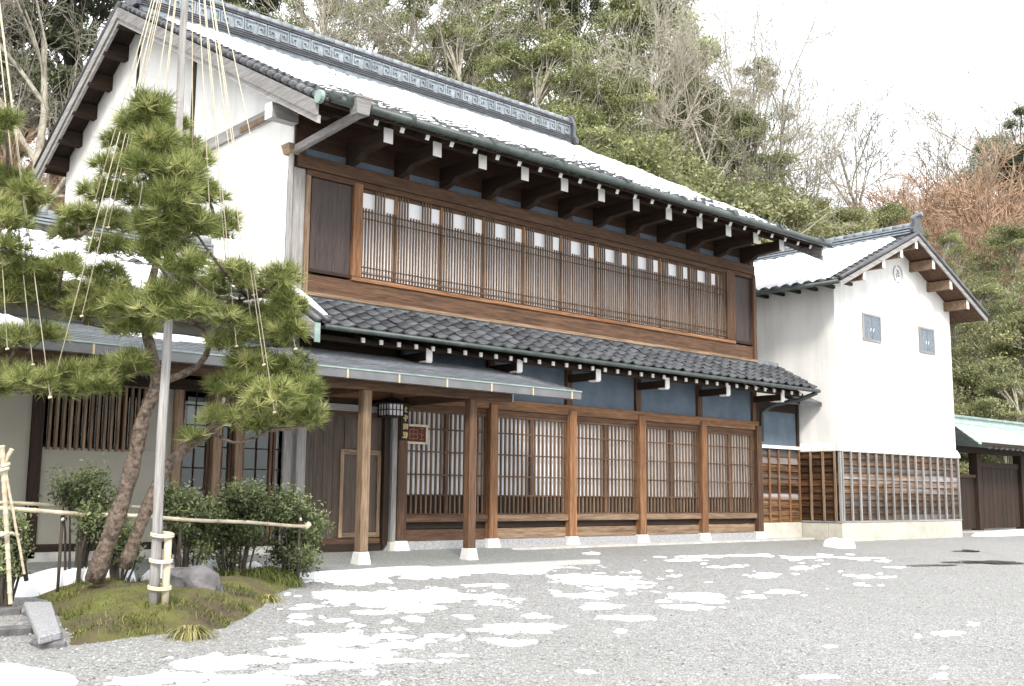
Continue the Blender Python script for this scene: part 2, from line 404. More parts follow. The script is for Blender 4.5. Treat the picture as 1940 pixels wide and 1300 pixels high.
# ------------------------------------------------------------------ roof tiles and roof snow
TW, TE = .272, .235        # tile width, exposed length
def prof(t):
    t = t % 1.0
    return .034*(0.5+0.5*math.cos(2*math.pi*t))**1.6 - .012*math.sin(math.pi*t)
def tile_mesh(name, mat, w=TW, ex=TE, lift=.032, seg=8):
    V, F = [], []; L = ex+.05
    for i in range(seg+1):
        a = i/seg; h = prof(a)
        V += [(a*w, -.0, h+lift-.03), (a*w, 0, h+lift), (a*w, L, h)]
    for i in range(seg):
        p, q = i*3, i*3+3
        F += [(p, q, q+1, p+1), (p+1, q+1, q+2, p+2)]
    me = bpy.data.meshes.new(name); me.from_pydata(V, [], F); me.update()
    for p in me.polygons: p.use_smooth = p.index % 2 == 1
    me.materials.append(mat); return me
def frame(O, A, U):
    A, U = Vector(A).normalized(), Vector(U).normalized(); Nn = A.cross(U)
    M = Matrix((A, U, Nn)).transposed().to_4x4(); M.translation = Vector(O); return M
def lay_tiles(parent, O, A, U, cells, me, w=TW, ex=TE, jig=.006):
    Fm = frame(O, A, U)
    for (i, j) in cells:
        M = Fm @ T(i*w, j*ex, 0) @ Matrix.Rotation(rng.gauss(0, .012), 4, 'Z') @ T(rng.gauss(0, jig*.4), rng.gauss(0, jig), abs(rng.gauss(0, jig*.5)))
        mobj('roof_tile', me, parent, M)
def snow_sheet(name, label, O, A, U, La, Lu, fn, w=TW, ex=TE, da=.068, du=.06):
    na, nu = int(La/da)+1, int(Lu/du)+1
    a = np.linspace(0, La, na); u = np.linspace(0, Lu, nu); AA, UU = np.meshgrid(a, u)
    t = (AA/w) % 1.0
    pf = .034*(.5+.5*np.cos(2*np.pi*t))**1.6-.012*np.sin(np.pi*t)
    H = fn(AA, UU)+pf*.55
    V = np.stack([AA, UU, H], -1).reshape(-1, 3)
    Fm = np.array(frame(O, A, U)); V = V@Fm[:3,:3].T+Fm[:3,3]
    idx = np.arange(na*nu).reshape(nu, na)
    keep = np.maximum(np.maximum(H[:-1,:-1], H[1:,1:]), np.maximum(H[1:,:-1], H[:-1,1:])) > -.02
    Q = np.stack([idx[:-1,:-1], idx[:-1,1:], idx[1:,1:], idx[1:,:-1]], -1)[keep]
    o = mobj(name, np_mesh(name, V, Q, SNOW, True)); tag(o, label, 'snow'); return o
TILE_ME = tile_mesh('roof_tile', TILE)

# ------------------------------------------------------------------ main two-storey house
B = 1.82; XL, XR = -1.97, 9.14          # gable wall, right end of the front
RS = .5287                              # slope of the front roof
def deck(y): return 5.90+RS*(y+1.36)
YA = 5.60; ZA = deck(YA)                # apex
def rdeck(y): return ZA-.57*(y-YA)
H = thing('main_house', 'tall two-storey wooden house with white gable wall and dark lattice front', 'house', (3.5, 4, -.1))
# gable wall and the other walls
gy_ = [(XL, .02, -.1), (XL, 9.1, -.1), (XL, 9.1, rdeck(9.1)-.05), (XL, YA, ZA-.05), (XL, .02, deck(.02)-.05)]
MB().prism(gy_, (.12, 0, 0)).obj('gable_wall', WHITE, H)
g2 = [(XR-.02, .12, -.1), (XR-.02, 9.1, -.1), (XR-.02, 9.1, rdeck(9.1)-.05), (XR-.02, YA, ZA-.05), (XR-.02, .12, deck(.12)-.05)]
MB().prism(g2, (-.12, 0, 0)).obj('end_wall', WHITE, H)
box('rear_wall', WHITE, H, XL+.13, XR-.15, 8.98, 9.1, -.1, rdeck(9.1)-.06)
box('back_panel', BLACK, H, XL+.125, XR-.145, .16, .22, -.1, 6.4)
# timbers showing on the gable
for yy, zt, ww in ((5.72, 9.1, .10), (3.34, 8.1, .13)):
    box('gable_post', D_Z, H, XL-.012, XL+.02, yy-ww/2, yy+ww/2, 6.0 if yy > 4 else 4.2, zt-.08)
MB().box(XL-.05, XL+.02, .0, 3.35, 6.25, 6.44).obj('tie_beam', G_Y, H)
MB().box(XL-.09, XL-.052, .02, 1.5, 6.26, 6.34).obj('tie_beam', T_X, H)
# front wall, upper storey
box('wall_plate', W_X, H, XL+.02, XR, -.10, .10, 5.40, 5.59, .008)           # big lintel beam
box('lintel', W_X, H, XL+.2, XR-.05, -.07, .10, 5.31, 5.395, .006)
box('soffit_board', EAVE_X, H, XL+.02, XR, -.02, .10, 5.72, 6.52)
strx = [XL+.1]+[B*k for k in range(6)]
for a, b in zip(strx[:-1], strx[1:]):
    box('blue_panel', BLUE, H, a+.08, b-.08, -.012, .10, 5.592, 5.718)
for xx in strx: box('strut', W_Z, H, xx-.075, xx+.075, -.045, .09, 5.592, 5.74)
box('sill_beam', O_X, H, -.96, 8.45, -.085, .09, 3.865, 3.925, .006)
box('sill_board', W_X, H, XL+.25, XR-.02, -.055, .09, 3.60, 3.862)
box('drip_board', T_X, H, XL+.2, XR+.03, -.11, .05, 3.545, 3.598)
box('corner_post', G_Z, H, XL, XL+.20, -.03, .16, -.1, 5.40, .01)
box('corner_trim', T_Z, H, XL+.202, XL+.27, -.06, .1, 3.6, 5.39)
box('corner_post', G_Z, H, XL-.05, XL-.004, -.035, .05, 3.3, 5.55)
MB().taper(XL-.05, -.02, 5.56, 5.70, .16, .16, .22, .22).obj('bracket_block', T_X, H)
box('corner_post', W_Z, H, XR-.07, XR+.03, -.10, .16, 3.55, 5.398, .008)
box('board_panel', PANEL, H, -1.66, -.97, -.02, .09, 3.95, 5.30)
box('panel_rail', D_X, H, -1.68, -.96, -.05, .09, 3.90, 3.95)
box('frame_post', O_Z, H, -.955, -.80, -.08, .09, 3.93, 5.36, .008)
box('board_panel', PANEL, H, 8.50, 9.06, -.02, .09, 3.95, 5.30)
box('panel_rail', D_X, H, 8.46, 9.06, -.05, .09, 3.90, 3.95)
box('frame_post', W_Z, H, 8.19, 8.46, -.08, .09, 3.93, 5.36, .008)
# upper lattice: groups of tall and short slats over white paper
UL = box('upper_lattice', W_X, H, -.80, 8.19, -.02, .0, 3.93, 3.96); tag(UL, 'long band of thin brown window slats over white paper')
x0, x1 = -.795, 8.185; nm = 20; mw = (x1-x0)/nm
tall = MB().box(-.010, .010, -.045, -.024, 3.962, 5.308).mesh('slat', SL_Z)
short = MB().box(-.010, .010, -.045, -.024, 3.962, 5.01).mesh('slat', SL_Z)
box('shoji_paper', PAPER, UL, x0, x1, .02, .05, 3.95, 5.30)
for i in range(nm):
    bx = x0+i*mw
    for k in range(4): mobj('slat', short, UL, T(bx+.024+k*.056, 0, 0))
    for k in range(4): mobj('slat', tall, UL, T(bx+.252+k*.053, 0, 0))
    if i % 2: MB().box(bx+.185, bx+.235, -.018, .018, 3.962, 5.308).obj('stile', O_Z, UL)
    MB().box(bx+.0, bx+.44, -.015, .018, 5.262, 5.308).obj('head_rail', W_X, UL)
for z in (4.955, 4.845, 4.10, 4.0): box('thin_rail', W_X, UL, x0, x1, -.058, -.0465, z-.008, z+.008)
# lower storey
LB = 2.05
box('lintel_beam', O_X, H, -1.98, 9.16, -.11, .12, 2.125, 2.30, .01)
box('lintel', W_X, H, .05, 9.1, -.075, .10, 2.045, 2.12)
posts = [B*k for k in range(6)]
for k, xx in enumerate(posts):
    m_ = [W_Z, O_Z, O_Z, O_Z, O_Z, W_Z][k]
    box('post', m_, H, xx-.085, xx+.085, -.15, .11, .06, 2.21 if k else 2.124, .01)
    MB().taper(xx, -.03, -.12, .058, .30, .32, .225, .26).obj('post_stone', POSTST, H, bevel=.012)
    if k: box('strut', W_Z, H, xx-.07, xx+.07, -.05, .1, 2.302, 2.95)
for k in range(5):
    a, b = B*k+.086, B*(k+1)-.086
    MB().box(a, b, .0, .1, 2.302, 2.95).obj('blue_panel', BLUE, H)
    box('sill_rail', T_X if k else W_X, H, a, b, -.11, .1, .325, .43, .006)
    box('apron_board', D_X, H, a, b, -.03, .1, .225, .322)
    box('apron_board', T_X if k else W_X, H, a, b, -.045, .1, .045, .215, .004)
    box('base_stone', GRANITE, H, a-.01, b+.01, -.10, .1, -.12, .043)
    LT = box('lattice_window', W_X, H, a, b, -.05, -.01, .432, .455); tag(LT, 'brown wooden lattice window over white paper')
    box('shoji_paper', PAPER, LT, a, b, .03, .05, .735, 2.04)
    box('lower_board', D_X, LT, a, b, .026, .05, .456, .733)
    mid = (a+b)/2
    sl = MB().box(-.015, .015, -.05, -.022, .456, 2.044).mesh('slat', SL_Z)
    pitch = (mid-.03-a)/8.4
    for h_ in (a, mid+.03):
        for q in range(8): mobj('slat', sl, LT, T(h_+.028+pitch*(q+.3), 0, 0))
    box('mullion', W_Z, LT, mid-.032, mid+.032, -.058, -.01, .456, 2.044)
    box('mullion', W_Z, LT, b-.05, b-.004, -.054, -.01, .456, 2.044)
    for z in (1.745, 1.396, 1.045, .735): box('rail', W_X, LT, a, b, -.064, -.0515, z-.011, z+.011)
    box('head_rail', W_X, LT, a, b, -.06, -.012, 2.0, 2.044)
# entrance: board door with a small wicket
box('blue_panel', D_X, H, -1.75, -.09, .0, .1, 2.302, 2.95)
D = box('entrance_door', DOORW, H, -1.66, -.30, .0, .045, .03, 1.93); tag(D, 'wide grey-brown plank door with a small wicket door')
for i in range(4): MB().box(-1.64+i*.165, -1.482+i*.165, -.008, -.001, .12, 1.86).obj('board', DOORW, D)
for a in ((-1.66, -.30, .03, .10), (-1.66, -.30, 1.87, 1.93)): MB().box(a[0], a[1], -.02, -.009, a[2], a[3]).obj('rail', W_X, D)
for a in ((-1.03, -.97, .12, 1.38), (-.38, -.32, .12, 1.38)): MB().box(a[0], a[1], -.03, -.002, a[2], a[3]).obj('wicket_stile', T_Z, D)
MB().box(-.968, -.382, -.03, -.002, 1.31, 1.38).obj('wicket_rail', T_X, D); MB().box(-.968, -.382, -.03, -.002, .12, .19).obj('wicket_rail', T_X, D)
MB().box(-.96, -.39, -.012, -.002, .2, 1.30).obj('wicket_panel', DOORW, D)
MB().box(-.96, -.39, -.012, -.002, 1.4, 1.85).obj('board', DOORW, D)
box('door_lintel', G_X, H, -1.68, -.09, -.06, .1, 1.935, 2.03); box('door_head', D_X, H, -1.68, -.09, -.03, .1, 2.033, 2.12)
box('door_post', D_Z, H, -.298, -.20, -.08, .11, .0, 1.93); box('door_post', G_Z, H, -.19, -.10, -.13, .1, .05, 1.93)
MB().taper(-.15, -.03, -.12, .048, .15, .28, .11, .22).obj('post_stone', STONE, H)
box('door_post', G_Z, H, -1.82, -1.67, -.13, .1, -.1, 2.12, .01)
box('door_threshold', D_X, H, -1.66, -.30, -.05, .1, -.09, .028)
# ---- upper eaves
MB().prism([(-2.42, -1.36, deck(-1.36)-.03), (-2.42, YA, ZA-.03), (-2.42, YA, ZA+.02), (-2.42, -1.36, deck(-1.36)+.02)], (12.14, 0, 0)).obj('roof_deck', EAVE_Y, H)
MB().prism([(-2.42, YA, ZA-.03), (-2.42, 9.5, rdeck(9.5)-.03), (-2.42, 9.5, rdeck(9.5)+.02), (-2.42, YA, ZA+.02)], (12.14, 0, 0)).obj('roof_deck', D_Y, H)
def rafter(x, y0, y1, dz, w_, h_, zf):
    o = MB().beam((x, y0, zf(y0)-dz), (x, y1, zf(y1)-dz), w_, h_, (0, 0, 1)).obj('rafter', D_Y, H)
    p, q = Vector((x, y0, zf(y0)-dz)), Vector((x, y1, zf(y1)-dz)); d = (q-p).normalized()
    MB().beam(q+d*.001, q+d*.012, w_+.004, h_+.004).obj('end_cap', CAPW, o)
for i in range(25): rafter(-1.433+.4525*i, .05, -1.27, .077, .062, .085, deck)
for i in range(12):
    xx = -1.03+.893*i
    o = MB().prism([(xx-.065, .05, 5.72), (xx-.065, -.55, 5.72), (xx-.065, -1.0, 5.745), (xx-.065, -1.0, 5.93), (xx-.065, .05, 5.93)], (.13, 0, 0)).obj('bracket_arm', D_Y, H)
    MB().box(xx-.078, xx+.078, -1.013, -1.001, 5.725, 5.945).obj('end_cap', CAPW, o)
    MB().prism([(xx-.06, .0, 5.58), (xx-.06, -.30, 5.64), (xx-.06, -.42, 5.719), (xx-.06, .0, 5.719)], (.12, 0, 0)).obj('bracket_curve', D_Y, o)
box('eave_purlin', D_X, H, -2.38, 9.7, -1.0, -.88, 5.932, 6.03)
box('fascia', D_X, H, -2.38, 9.7, -1.40, -1.365, deck(-1.37)-.03, deck(-1.37)+.05)
# gutter: dark green half pipe with collars, collector box and slanting downpipe
gt = MB().tube([(-2.30, -1.47, 5.95), (9.85, -1.47, 5.93)], .064, 12).obj('gutter', COPPER, H, True)
for i in range(8): MB().tube([(-1.0+i*1.5, -1.47, 5.974), (-.93+i*1.5, -1.47, 5.974)], .075, 12).obj('gutter_joint', COPPER, gt)
for i in range(3): MB().tube([(-2.30+.2*i, -1.47, 5.976), (-2.18+.2*i, -1.47, 5.976)], .076, 12).obj('gutter_joint', COPPER, gt)
cb = MB().taper(-1.86, -1.50, 5.80, 6.02, .19, .17, .25, .2).obj('gutter_collector', G_X, H)
MB().beam((-1.86, -1.5, 6.021), (-1.86, -1.5, 6.05), .27, .22, (0, 1, 0)).obj('rim', G_X, cb)
MB().beam((-1.86, -1.50, 5.83), (XL-.03, -.06, 5.62), .085, .10).obj('downpipe', G_Y, H)
MB().box(XL-.10, XL-.052, -.09, -.036, 3.2, 5.56).obj('downpipe', G_Z, H)
# verge: bargeboards, purlin ends and verge tiles
def barge(x, ys, ye, zf, mat):
    for dz0, dz1, dx in ((.0, .20, 0), (.19, .30, .035)):
        MB().prism([(x+dx, ys, zf(ys)-dz0), (x+dx, ye, zf(ye)-dz0), (x+dx, ye, zf(ye)-dz1), (x+dx, ys, zf(ys)-dz1)], (.05, 0, 0)).obj('bargeboard', mat, H)
barge(-2.48, -1.38, YA, deck, G_Y); barge(-2.48, YA, 9.5, rdeck, G_Y)
barge(9.66, -1.38, YA, deck, G_Y)
for yy in (-.9, .1, 1.2, 2.3, 3.4, 4.5): box('purlin', D_X, H, -2.44, XL, yy-.07, yy+.07, deck(yy)-.27, deck(yy)-.06)
for yy in (6.3, 7.0, 7.7, 8.4, 9.05): box('purlin', D_X, H, -2.44, XL, yy-.09, yy+.09, rdeck(yy)-.30, rdeck(yy)-.03)
box('purlin', D_X, H, -2.44, XL, YA-.1, YA+.1, ZA-.36, ZA-.06)
o = box('purlin', G_X, H, -2.40, XL, -.10, .08, 6.02, 6.24); MB().box(-2.412, -2.401, -.105, .085, 6.015, 6.245).obj('end_cap', CAPW, o)
# ---- roof surface
cs_ = math.hypot(1, RS); UF = (0, 1/cs_, RS/cs_); LU = (YA+1.40)*cs_
O_ = (-2.45, -1.42, deck(-1.42)+.045); ncol = 45; nrow = int(LU/TE)
RF = box('roof', TILE, H, -2.44, 9.7, YA-.5, YA-.1, ZA-.28, ZA-.18)
cells = [(i, j) for j in range(5) for i in range(ncol)]+[(0, j) for j in range(5, nrow)]+[(1, j) for j in range(5, nrow)]
lay_tiles(RF, O_, (1, 0, 0), UF, cells, TILE_ME)
def rest_tiles(parent, O, A, U, cells, w=TW, ex=TE):
    tv = np.array([v.co[:] for v in TILE_ME.vertices]); tf = np.array([p.vertices[:] for p in TILE_ME.polygons]); Fm = np.array(frame(O, A, U))
    off = np.array([(i*w, j*ex, 0) for i, j in cells])+nrng.normal(size=(len(cells), 3))*np.array((.002, .006, .003))
    V = (tv[None]+off[:,None]).reshape(-1, 3)@Fm[:3,:3].T+Fm[:3,3]; F = (tf[None]+np.arange(len(cells))[:,None,None]*len(tv)).reshape(-1, 4)
    tag(mobj('roof_tiles', np_mesh('roof_tiles', V, F, TILE, False), parent), kind='stuff')
rest_tiles(RF, O_, (1, 0, 0), UF, [(i, j) for j in range(5, nrow) for i in range(2, ncol)])
for i in range(ncol):                                     # round ends of the eave tiles
    if i % 1 == 0 and i < 45:
        pass
def sf(a, u):
    n1 = fbm(a*1.1, u*1.3, 21); n2 = fbm(a*4, u*6, 23)
    s = .006+.11*(n1-.5)+.07*(n2-.5)+.050*np.clip((u-.7)/3.2, 0, 1)
    s = np.where(u < .3, s-.05*(1-u/.3), s)
    s -= .12*np.clip(1-(a-.42-.5*(n1-.5))/.35, 0, 1)         # bare tiles along the left verge
    s -= .10*np.clip((a-11.9)/.3, 0, 1)
    s = np.where(u > LU-.36, s-.14*np.clip((u-(LU-.36))/.2, 0, 1), s)
    return s+.012
snow_sheet('roof_snow', 'sheet of snow covering the long tiled roof of the two-storey house', O_, (1, 0, 0), UF, 12.2, LU, sf)
# rear slope, plain tiles in one piece
MB().prism([(-2.45, YA, ZA+.02), (-2.45, 9.55, rdeck(9.55)+.02), (-2.45, 9.55, rdeck(9.55)+.07), (-2.45, YA, ZA+.08)], (12.2, 0, 0)).obj('rear_roof', TILE, H)
for k, (dx, r) in enumerate(((0, .055), (.11, .05))):
    MB().tube([(-2.44+dx, YA, ZA+.10), (-2.44+dx, 9.56, rdeck(9.56)+.09)], r, 8).obj('verge_tile', TILE, H, True)
vt = MB().tube([(0, 0, 0), (0, .25/cs_, .25*RS/cs_)], [.062, .048], 8).mesh('verge_tile', TILE, True)
for j in range(int(LU/.235)): mobj('verge_tile', vt, H, T(-2.43, -1.45+j*.235/cs_, deck(-1.45+j*.235/cs_)+.07))
MB().tube([(-2.50, -1.46, deck(-1.45)+.07), (-2.44, -1.46, deck(-1.45)+.07)], .09, 14).obj('verge_disc', PATINA, H)
# ---- ridge with a band of square spiral tiles
RX0, RX1 = -2.15, 9.20
R_ = MB().box(RX0, RX1, YA-.20, YA+.20, ZA-.05, ZA+.16).obj('roof_ridge', TILE_L, H); tag(R_, 'tall ridge with a band of pale square spiral tiles')
for j, (hw, z) in enumerate(((.235, .10), (.225, .15), (.215, .20))):
    MB().box(RX0, RX1, YA-hw, YA+hw, ZA+z-.002, ZA+z+.028).obj('ridge_course', TILE, R_)
MB().box(RX0, RX1, YA-.15, YA+.15, ZA+.23, ZA+.55).obj('ridge_core', TILE_L, R_)
def spiral(mir):
    mb = MB(); s = -1 if mir else 1; W, Hh, t = .235, .25, .028
    def bar(x0, x1, z0, z1):
        a, b = (x0, x1) if s > 0 else (W-x1, W-x0); mb.box(a, b, -.185, -.149, z0, z1)
    bar(0, W, Hh-t, Hh); bar(0, t, 0, Hh-t-.001); bar(t+.001, W-.05, 0, t); bar(W-.05-t, W-.05, t+.001, Hh-.09)
    bar(.065, W-.05-t-.001, Hh-.09-t, Hh-.09); bar(.065, .065+t, .085, Hh-.09-t-.001)
    return mb.mesh('spiral_tile', TILE_L)
sp = [spiral(0), spiral(1)]
for i in range(44):
    mobj('spiral_tile', sp[i % 2], R_, T(RX0+.10+i*.2555, YA, ZA+.265))
for j, (hw, z) in enumerate(((.20, .54), (.22, .575))):
    MB().box(RX0-.02, RX1+.02, YA-hw, YA+hw, ZA+z, ZA+z+.028).obj('ridge_course', TILE, R_)
capm = MB().tube([(0, 0, 0), (.25, 0, .0)], [.115, .125], 10).mesh('ridge_cap_tile', TILE_L, True)
for i in range(45): mobj('ridge_cap_tile', capm, R_, T(RX0-.02+i*.2535, YA, ZA+.655) @ Matrix.Rotation(rng.gauss(0, .01), 4, 'Y'))
for sx, xx in ((-1, RX0-.03), (1, RX1+.03)):             # ornament tile at each ridge end
    mb = MB(); pts = [(-.34, 0), (-.36, .12), (-.24, .2), (-.26, .5), (-.16, .72), (0, .80), (.16, .72), (.26, .5), (.24, .2), (.36, .12), (.34, 0)]
    mb.prism([(xx, YA+a, ZA+.03+z) for a, z in pts], (.09*sx, 0, 0)); e = mb.obj('ridge_end_tile', TILE, R_, bevel=.01)
    MB().tube([(xx+.09*sx, YA, ZA+.45), (xx+.16*sx, YA, ZA+.45)], [.15, .12], 14).obj('boss', TILE, R_)
    MB().tube([(xx-.02*sx, YA, ZA+.74), (xx+.22*sx, YA, ZA+.84)], .06, 10).obj('horn', TILE, R_)
# ---- pent roof between the storeys
PY = -.98
def pdk(y): return 2.985+.55*(y-PY)
cp_ = math.hypot(1, .55); UP = (0, 1/cp_, .55/cp_)
P = MB().prism([(-2.08, PY, pdk(PY)-.06), (-2.08, .0, pdk(0)-.06), (-2.08, .0, pdk(0)-.02), (-2.08, PY, pdk(PY)-.02)], (12.0, 0, 0)).obj('pent_roof', D_Y, H)
tag(P, 'low pent roof of grey pantiles between the two storeys')
lay_tiles(P, (-2.04, PY, pdk(PY)), (1, 0, 0), UP, [(i, j) for j in range(5) for i in range(44)], TILE_ME, TW, .215, .010)
MB().beam((-2.0, -.035, pdk(0)+.03), (9.95, -.035, pdk(0)+.03), .09, .10).obj('pent_flashing', TILE_L, P)
for i in range(36): 
    xx = -1.262+.309*i
    if i % 6 != 99: 
        o = MB().beam((xx, .02, pdk(.02)-.14), (xx, -.83, 2.872), .05, .065).obj('rafter', D_Y, H)
        MB().box(xx-.028, xx+.028, -.862, -.838, 2.828, 2.895).obj('end_cap', CAPW, o)
box('pent_purlin', D_X, H, -2.0, 9.9, -.70, -.60, 2.829, 2.90)
for k in range(0, 6):
    xx = B*k
    o = box('bracket_arm', D_Y, H, xx-.05, xx+.05, -.72, -.001, 2.70, 2.828)
    cpn = MB().box(xx-.055, xx+.055, -.738, -.721, 2.69, 2.88); cpn.box(xx-.055, xx+.055, -.7205, -.56, 2.672, 2.699)
    cpn.obj('end_cap', CAPW, o)
pg = MB().tube([(-2.0, -1.03, 2.955), (9.98, -1.03, 2.935)], .040, 10).obj('pent_gutter', COPPER, H, True)
tag(pg, 'thin green copper gutter along the pent roof')
MB().tube([(9.9, -1.03, 2.90), (9.75, -.7, 2.76), (9.45, -.25, 2.66), (9.3, -.08, 2.5), (9.27, -.08, 1.9)], .045, 8).obj('downpipe', COPPER, H, True)
for z0, z1, yy0 in ((0, .15, -1.0), (.14, .22, -.98)):
    MB().prism([(-2.14+z0*.15, yy0, pdk(yy0)-z0), (-2.14+z0*.15, 0, pdk(0)-z0), (-2.14+z0*.15, 0, pdk(0)-z1), (-2.14+z0*.15, yy0, pdk(yy0)-z1)], (.05, 0, 0)).obj('pent_bargeboard', G_Y, H)
MB().box(-2.15, -2.07, -1.03, -1.005, pdk(-1)-.24, pdk(-1)+.02).obj('barge_cap', PATINA, H)
MB().tube([(-1.93, -1.0, pdk(-1)+.07), (-1.93, .0, pdk(0)+.07)], .05, 8).obj('verge_tile', TILE, P, True)
MB().tube([(-2.07, -1.0, pdk(-1)+.06), (-2.07, .0, pdk(0)+.06)], .05, 8).obj('verge_tile', TILE, P, True)
s_ = MB().tube([(-1.93, -.93, pdk(-.93)+.115), (-1.93, -.5, pdk(-.5)+.125), (-1.93, -.02, pdk(0)+.12)], [.03, .05, .045], 8).obj('verge_snow', SNOW, None, True)
tag(s_, 'thin strip of snow on the left edge of the pent roof', 'snow')
# right end: low wall joining the storehouse
box('link_stone', STONEW, H, 9.25, 9.96, -.06, .1, -.3, .23, .006); box('link_stone', STONEW, H, 9.966, 10.7, -.06, .1, -.3, .23, .006)
for j in range(10):
    z = .235+j*.152
    MB().prism([(9.3, -.04, z), (9.3, -.012, z+.16), (9.3, .05, z+.16), (9.3, .05, z)], (1.4, 0, 0)).obj('plank', CHAR, H)
for xx in (9.28, 9.56, 9.90, 10.3, 10.66): box('batten', O_Z, H, xx-.022, xx+.022, -.065, -.041, .232, 1.765)
box('ledge', CAPW, H, 9.25, 10.7, -.10, .1, 1.77, 1.835)
box('blue_panel', BLUE, H, 9.30, 10.62, -.02, .1, 1.837, 2.55); box('strut', D_Z, H, 10.622, 10.7, -.06, .1, 1.837, 2.75); box('strut', D_Z, H, 9.16, 9.298, -.06, .1, .0, 2.75)
box('link_lintel', D_X, H, 9.16, 10.7, -.05, .1, 2.552, 2.75)
MB().prism([(9.9, -.62, 2.68), (9.9, .1, 2.98), (9.9, .1, 3.04), (9.9, -.62, 2.74)], (.82, 0, 0)).obj('link_roof', TILE, H)
for i in range(3): MB().prism([(9.9, -.62+.22*i, 2.742+.092*i), (9.9, -.38+.22*i, 2.842+.092*i), (9.9, -.38+.22*i, 2.87+.092*i), (9.9, -.62+.22*i, 2.775+.092*i)], (.82, 0, 0)).obj('link_roof_course', TILE, H)
# ------------------------------------------------------------------ one-storey wing with the porch canopy
Wg = thing('wing_building', 'low one-storey wing with cream walls, slatted window and long porch roof', 'house', (-5, 1, -.1))
WX0 = -9.0
CS = .26
def cdk(y): return 2.305+CS*(y+1.9)
WR = .47
def wdk(y): return 3.03+WR*(y+.55)
YR = 2.5
# walls
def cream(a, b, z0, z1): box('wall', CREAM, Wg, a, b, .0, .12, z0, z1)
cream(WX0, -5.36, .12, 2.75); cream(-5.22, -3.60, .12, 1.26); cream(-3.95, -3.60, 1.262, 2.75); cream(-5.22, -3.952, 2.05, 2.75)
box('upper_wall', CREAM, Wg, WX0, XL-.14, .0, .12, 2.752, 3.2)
box('wall_base', D_X, Wg, WX0, -3.60, -.03, .12, .03, .118); box('foundation', STONE, Wg, WX0, -1.9, -.06, .12, -.3, .028)
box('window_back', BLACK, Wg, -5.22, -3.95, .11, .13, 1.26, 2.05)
LW = box('slat_window', D_X, Wg, -5.21, -3.96, .02, .1, 1.262, 1.29); tag(LW, 'dark window behind a row of pale wooden slats')
sm = MB().box(-.016, .016, -.035, .012, 1.235, 2.05).mesh('slat', T_Z)
for i in range(15): mobj('slat', sm, LW, T(-5.15+i*.083, 0, 0))
box('window_glass', GLASS, LW, -5.2, -3.97, .06, .065, 1.292, 2.048)
for xx in (-4.6, -4.25): box('window_stile', D_Z, LW, xx-.02, xx+.02, .05, .09, 1.292, 2.048)
box('post', D_Z, Wg, -5.355, -5.225, -.06, .13, -.05, 2.75, .01)
box('post', T_Z, Wg, -3.60, -3.48, -.06, .13, -.05, 2.75, .01)
box('lintel_beam', D_X, Wg, WX0, -1.83, -.09, .13, 2.06, 2.2)
# glazed sliding doors
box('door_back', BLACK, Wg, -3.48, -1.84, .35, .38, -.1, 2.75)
for a, b in ((-3.46, -3.06), (-2.90, -2.74), (-2.58, -2.12), (-2.10, -1.87)):
    GD = box('glass_door', D_X, Wg, a, b, .03, .07, .05, .15)
    box('stile', W_Z, GD, a, a+.035, .02, .08, .152, 2.05); box('stile', W_Z, GD, b-.035, b, .02, .08, .152, 2.05)
    box('pane', GLASS, GD, a+.036, b-.036, .048, .053, .152, 2.05)
    n = max(1, int((b-a)/.17))
    for q in range(1, n): 
        xx = a+(b-a)*q/n; box('muntin', D_Z, GD, xx-.008, xx+.008, .034, .047, .152, 2.05)
    for z in (.5, .78, 1.06, 1.34, 1.62, 1.88): box('muntin', D_X, GD, a+.037, b-.037, .034, .047, z-.009, z+.009)
for a, b in ((-3.045, -2.92), (-2.72, -2.60)): box('post', T_Z, Wg, a, b, -.06, .1, -.05, 2.059, .008)
box('notice', CAPW, Wg, -2.95, -2.80, -.075, -.061, 1.62, 2.0)
cu = MB()
for i in range(3): cu.box(-3.30+i*.12, -3.19+i*.12, .2, .21, 1.55, 2.0)
cu.obj('curtain', PAPER, Wg)
# ---- porch canopy: shingled metal roof, box gutter, posts
cu_ = math.hypot(1, CS)
CN = MB().prism([(WX0, -1.92, cdk(-1.92)-.05), (WX0, -.0, cdk(0)-.05), (WX0, 0, cdk(0)), (WX0, -1.92, cdk(-1.92))], (1.80-WX0, 0, 0)).obj('porch_roof', W_X, Wg)
tag(CN, 'low porch roof of grey metal shingles')
nr = 13
for j in range(nr):
    y0, y1 = -1.94+j*1.93/nr, -1.94+(j+1)*1.93/nr+.012
    MB().prism([(WX0, y0, cdk(y0)+.002), (WX0, y1, cdk(y1)+.002), (WX0, y1, cdk(y1)+.008), (WX0, y0, cdk(y0)+.020)], (1.80-WX0, 0, 0)).obj('shingle_course', SHINGLE, CN)
MB().prism([(1.801, -1.95, cdk(-1.95)-.06), (1.801, .0, cdk(0)-.06), (1.801, .0, cdk(0)+.028), (1.801, -1.95, cdk(-1.95)+.03)], (.05, 0, 0)).obj('verge_trim', SHEET, CN)
box('eave_board', D_X, Wg, WX0, 1.79, -1.93, -1.90, cdk(-1.9)-.09, cdk(-1.9)-.052)
GU = box('box_gutter', SHEET, Wg, WX0, 1.84, -2.07, -1.945, 2.165, 2.285); tag(GU, 'grey box gutter with pale metal straps')
box('gutter_rim', PATINA, GU, WX0, 1.85, -2.082, -2.071, 2.272, 2.29); box('gutter_inside', BLACK, GU, WX0+.01, 1.83, -2.06, -1.955, 2.2855, 2.288)
for i in range(11): box('gutter_strap', BRASS, GU, 1.64-.79*i-.012, 1.64-.79*i+.012, -2.078, -2.0705, 2.16, 2.27)
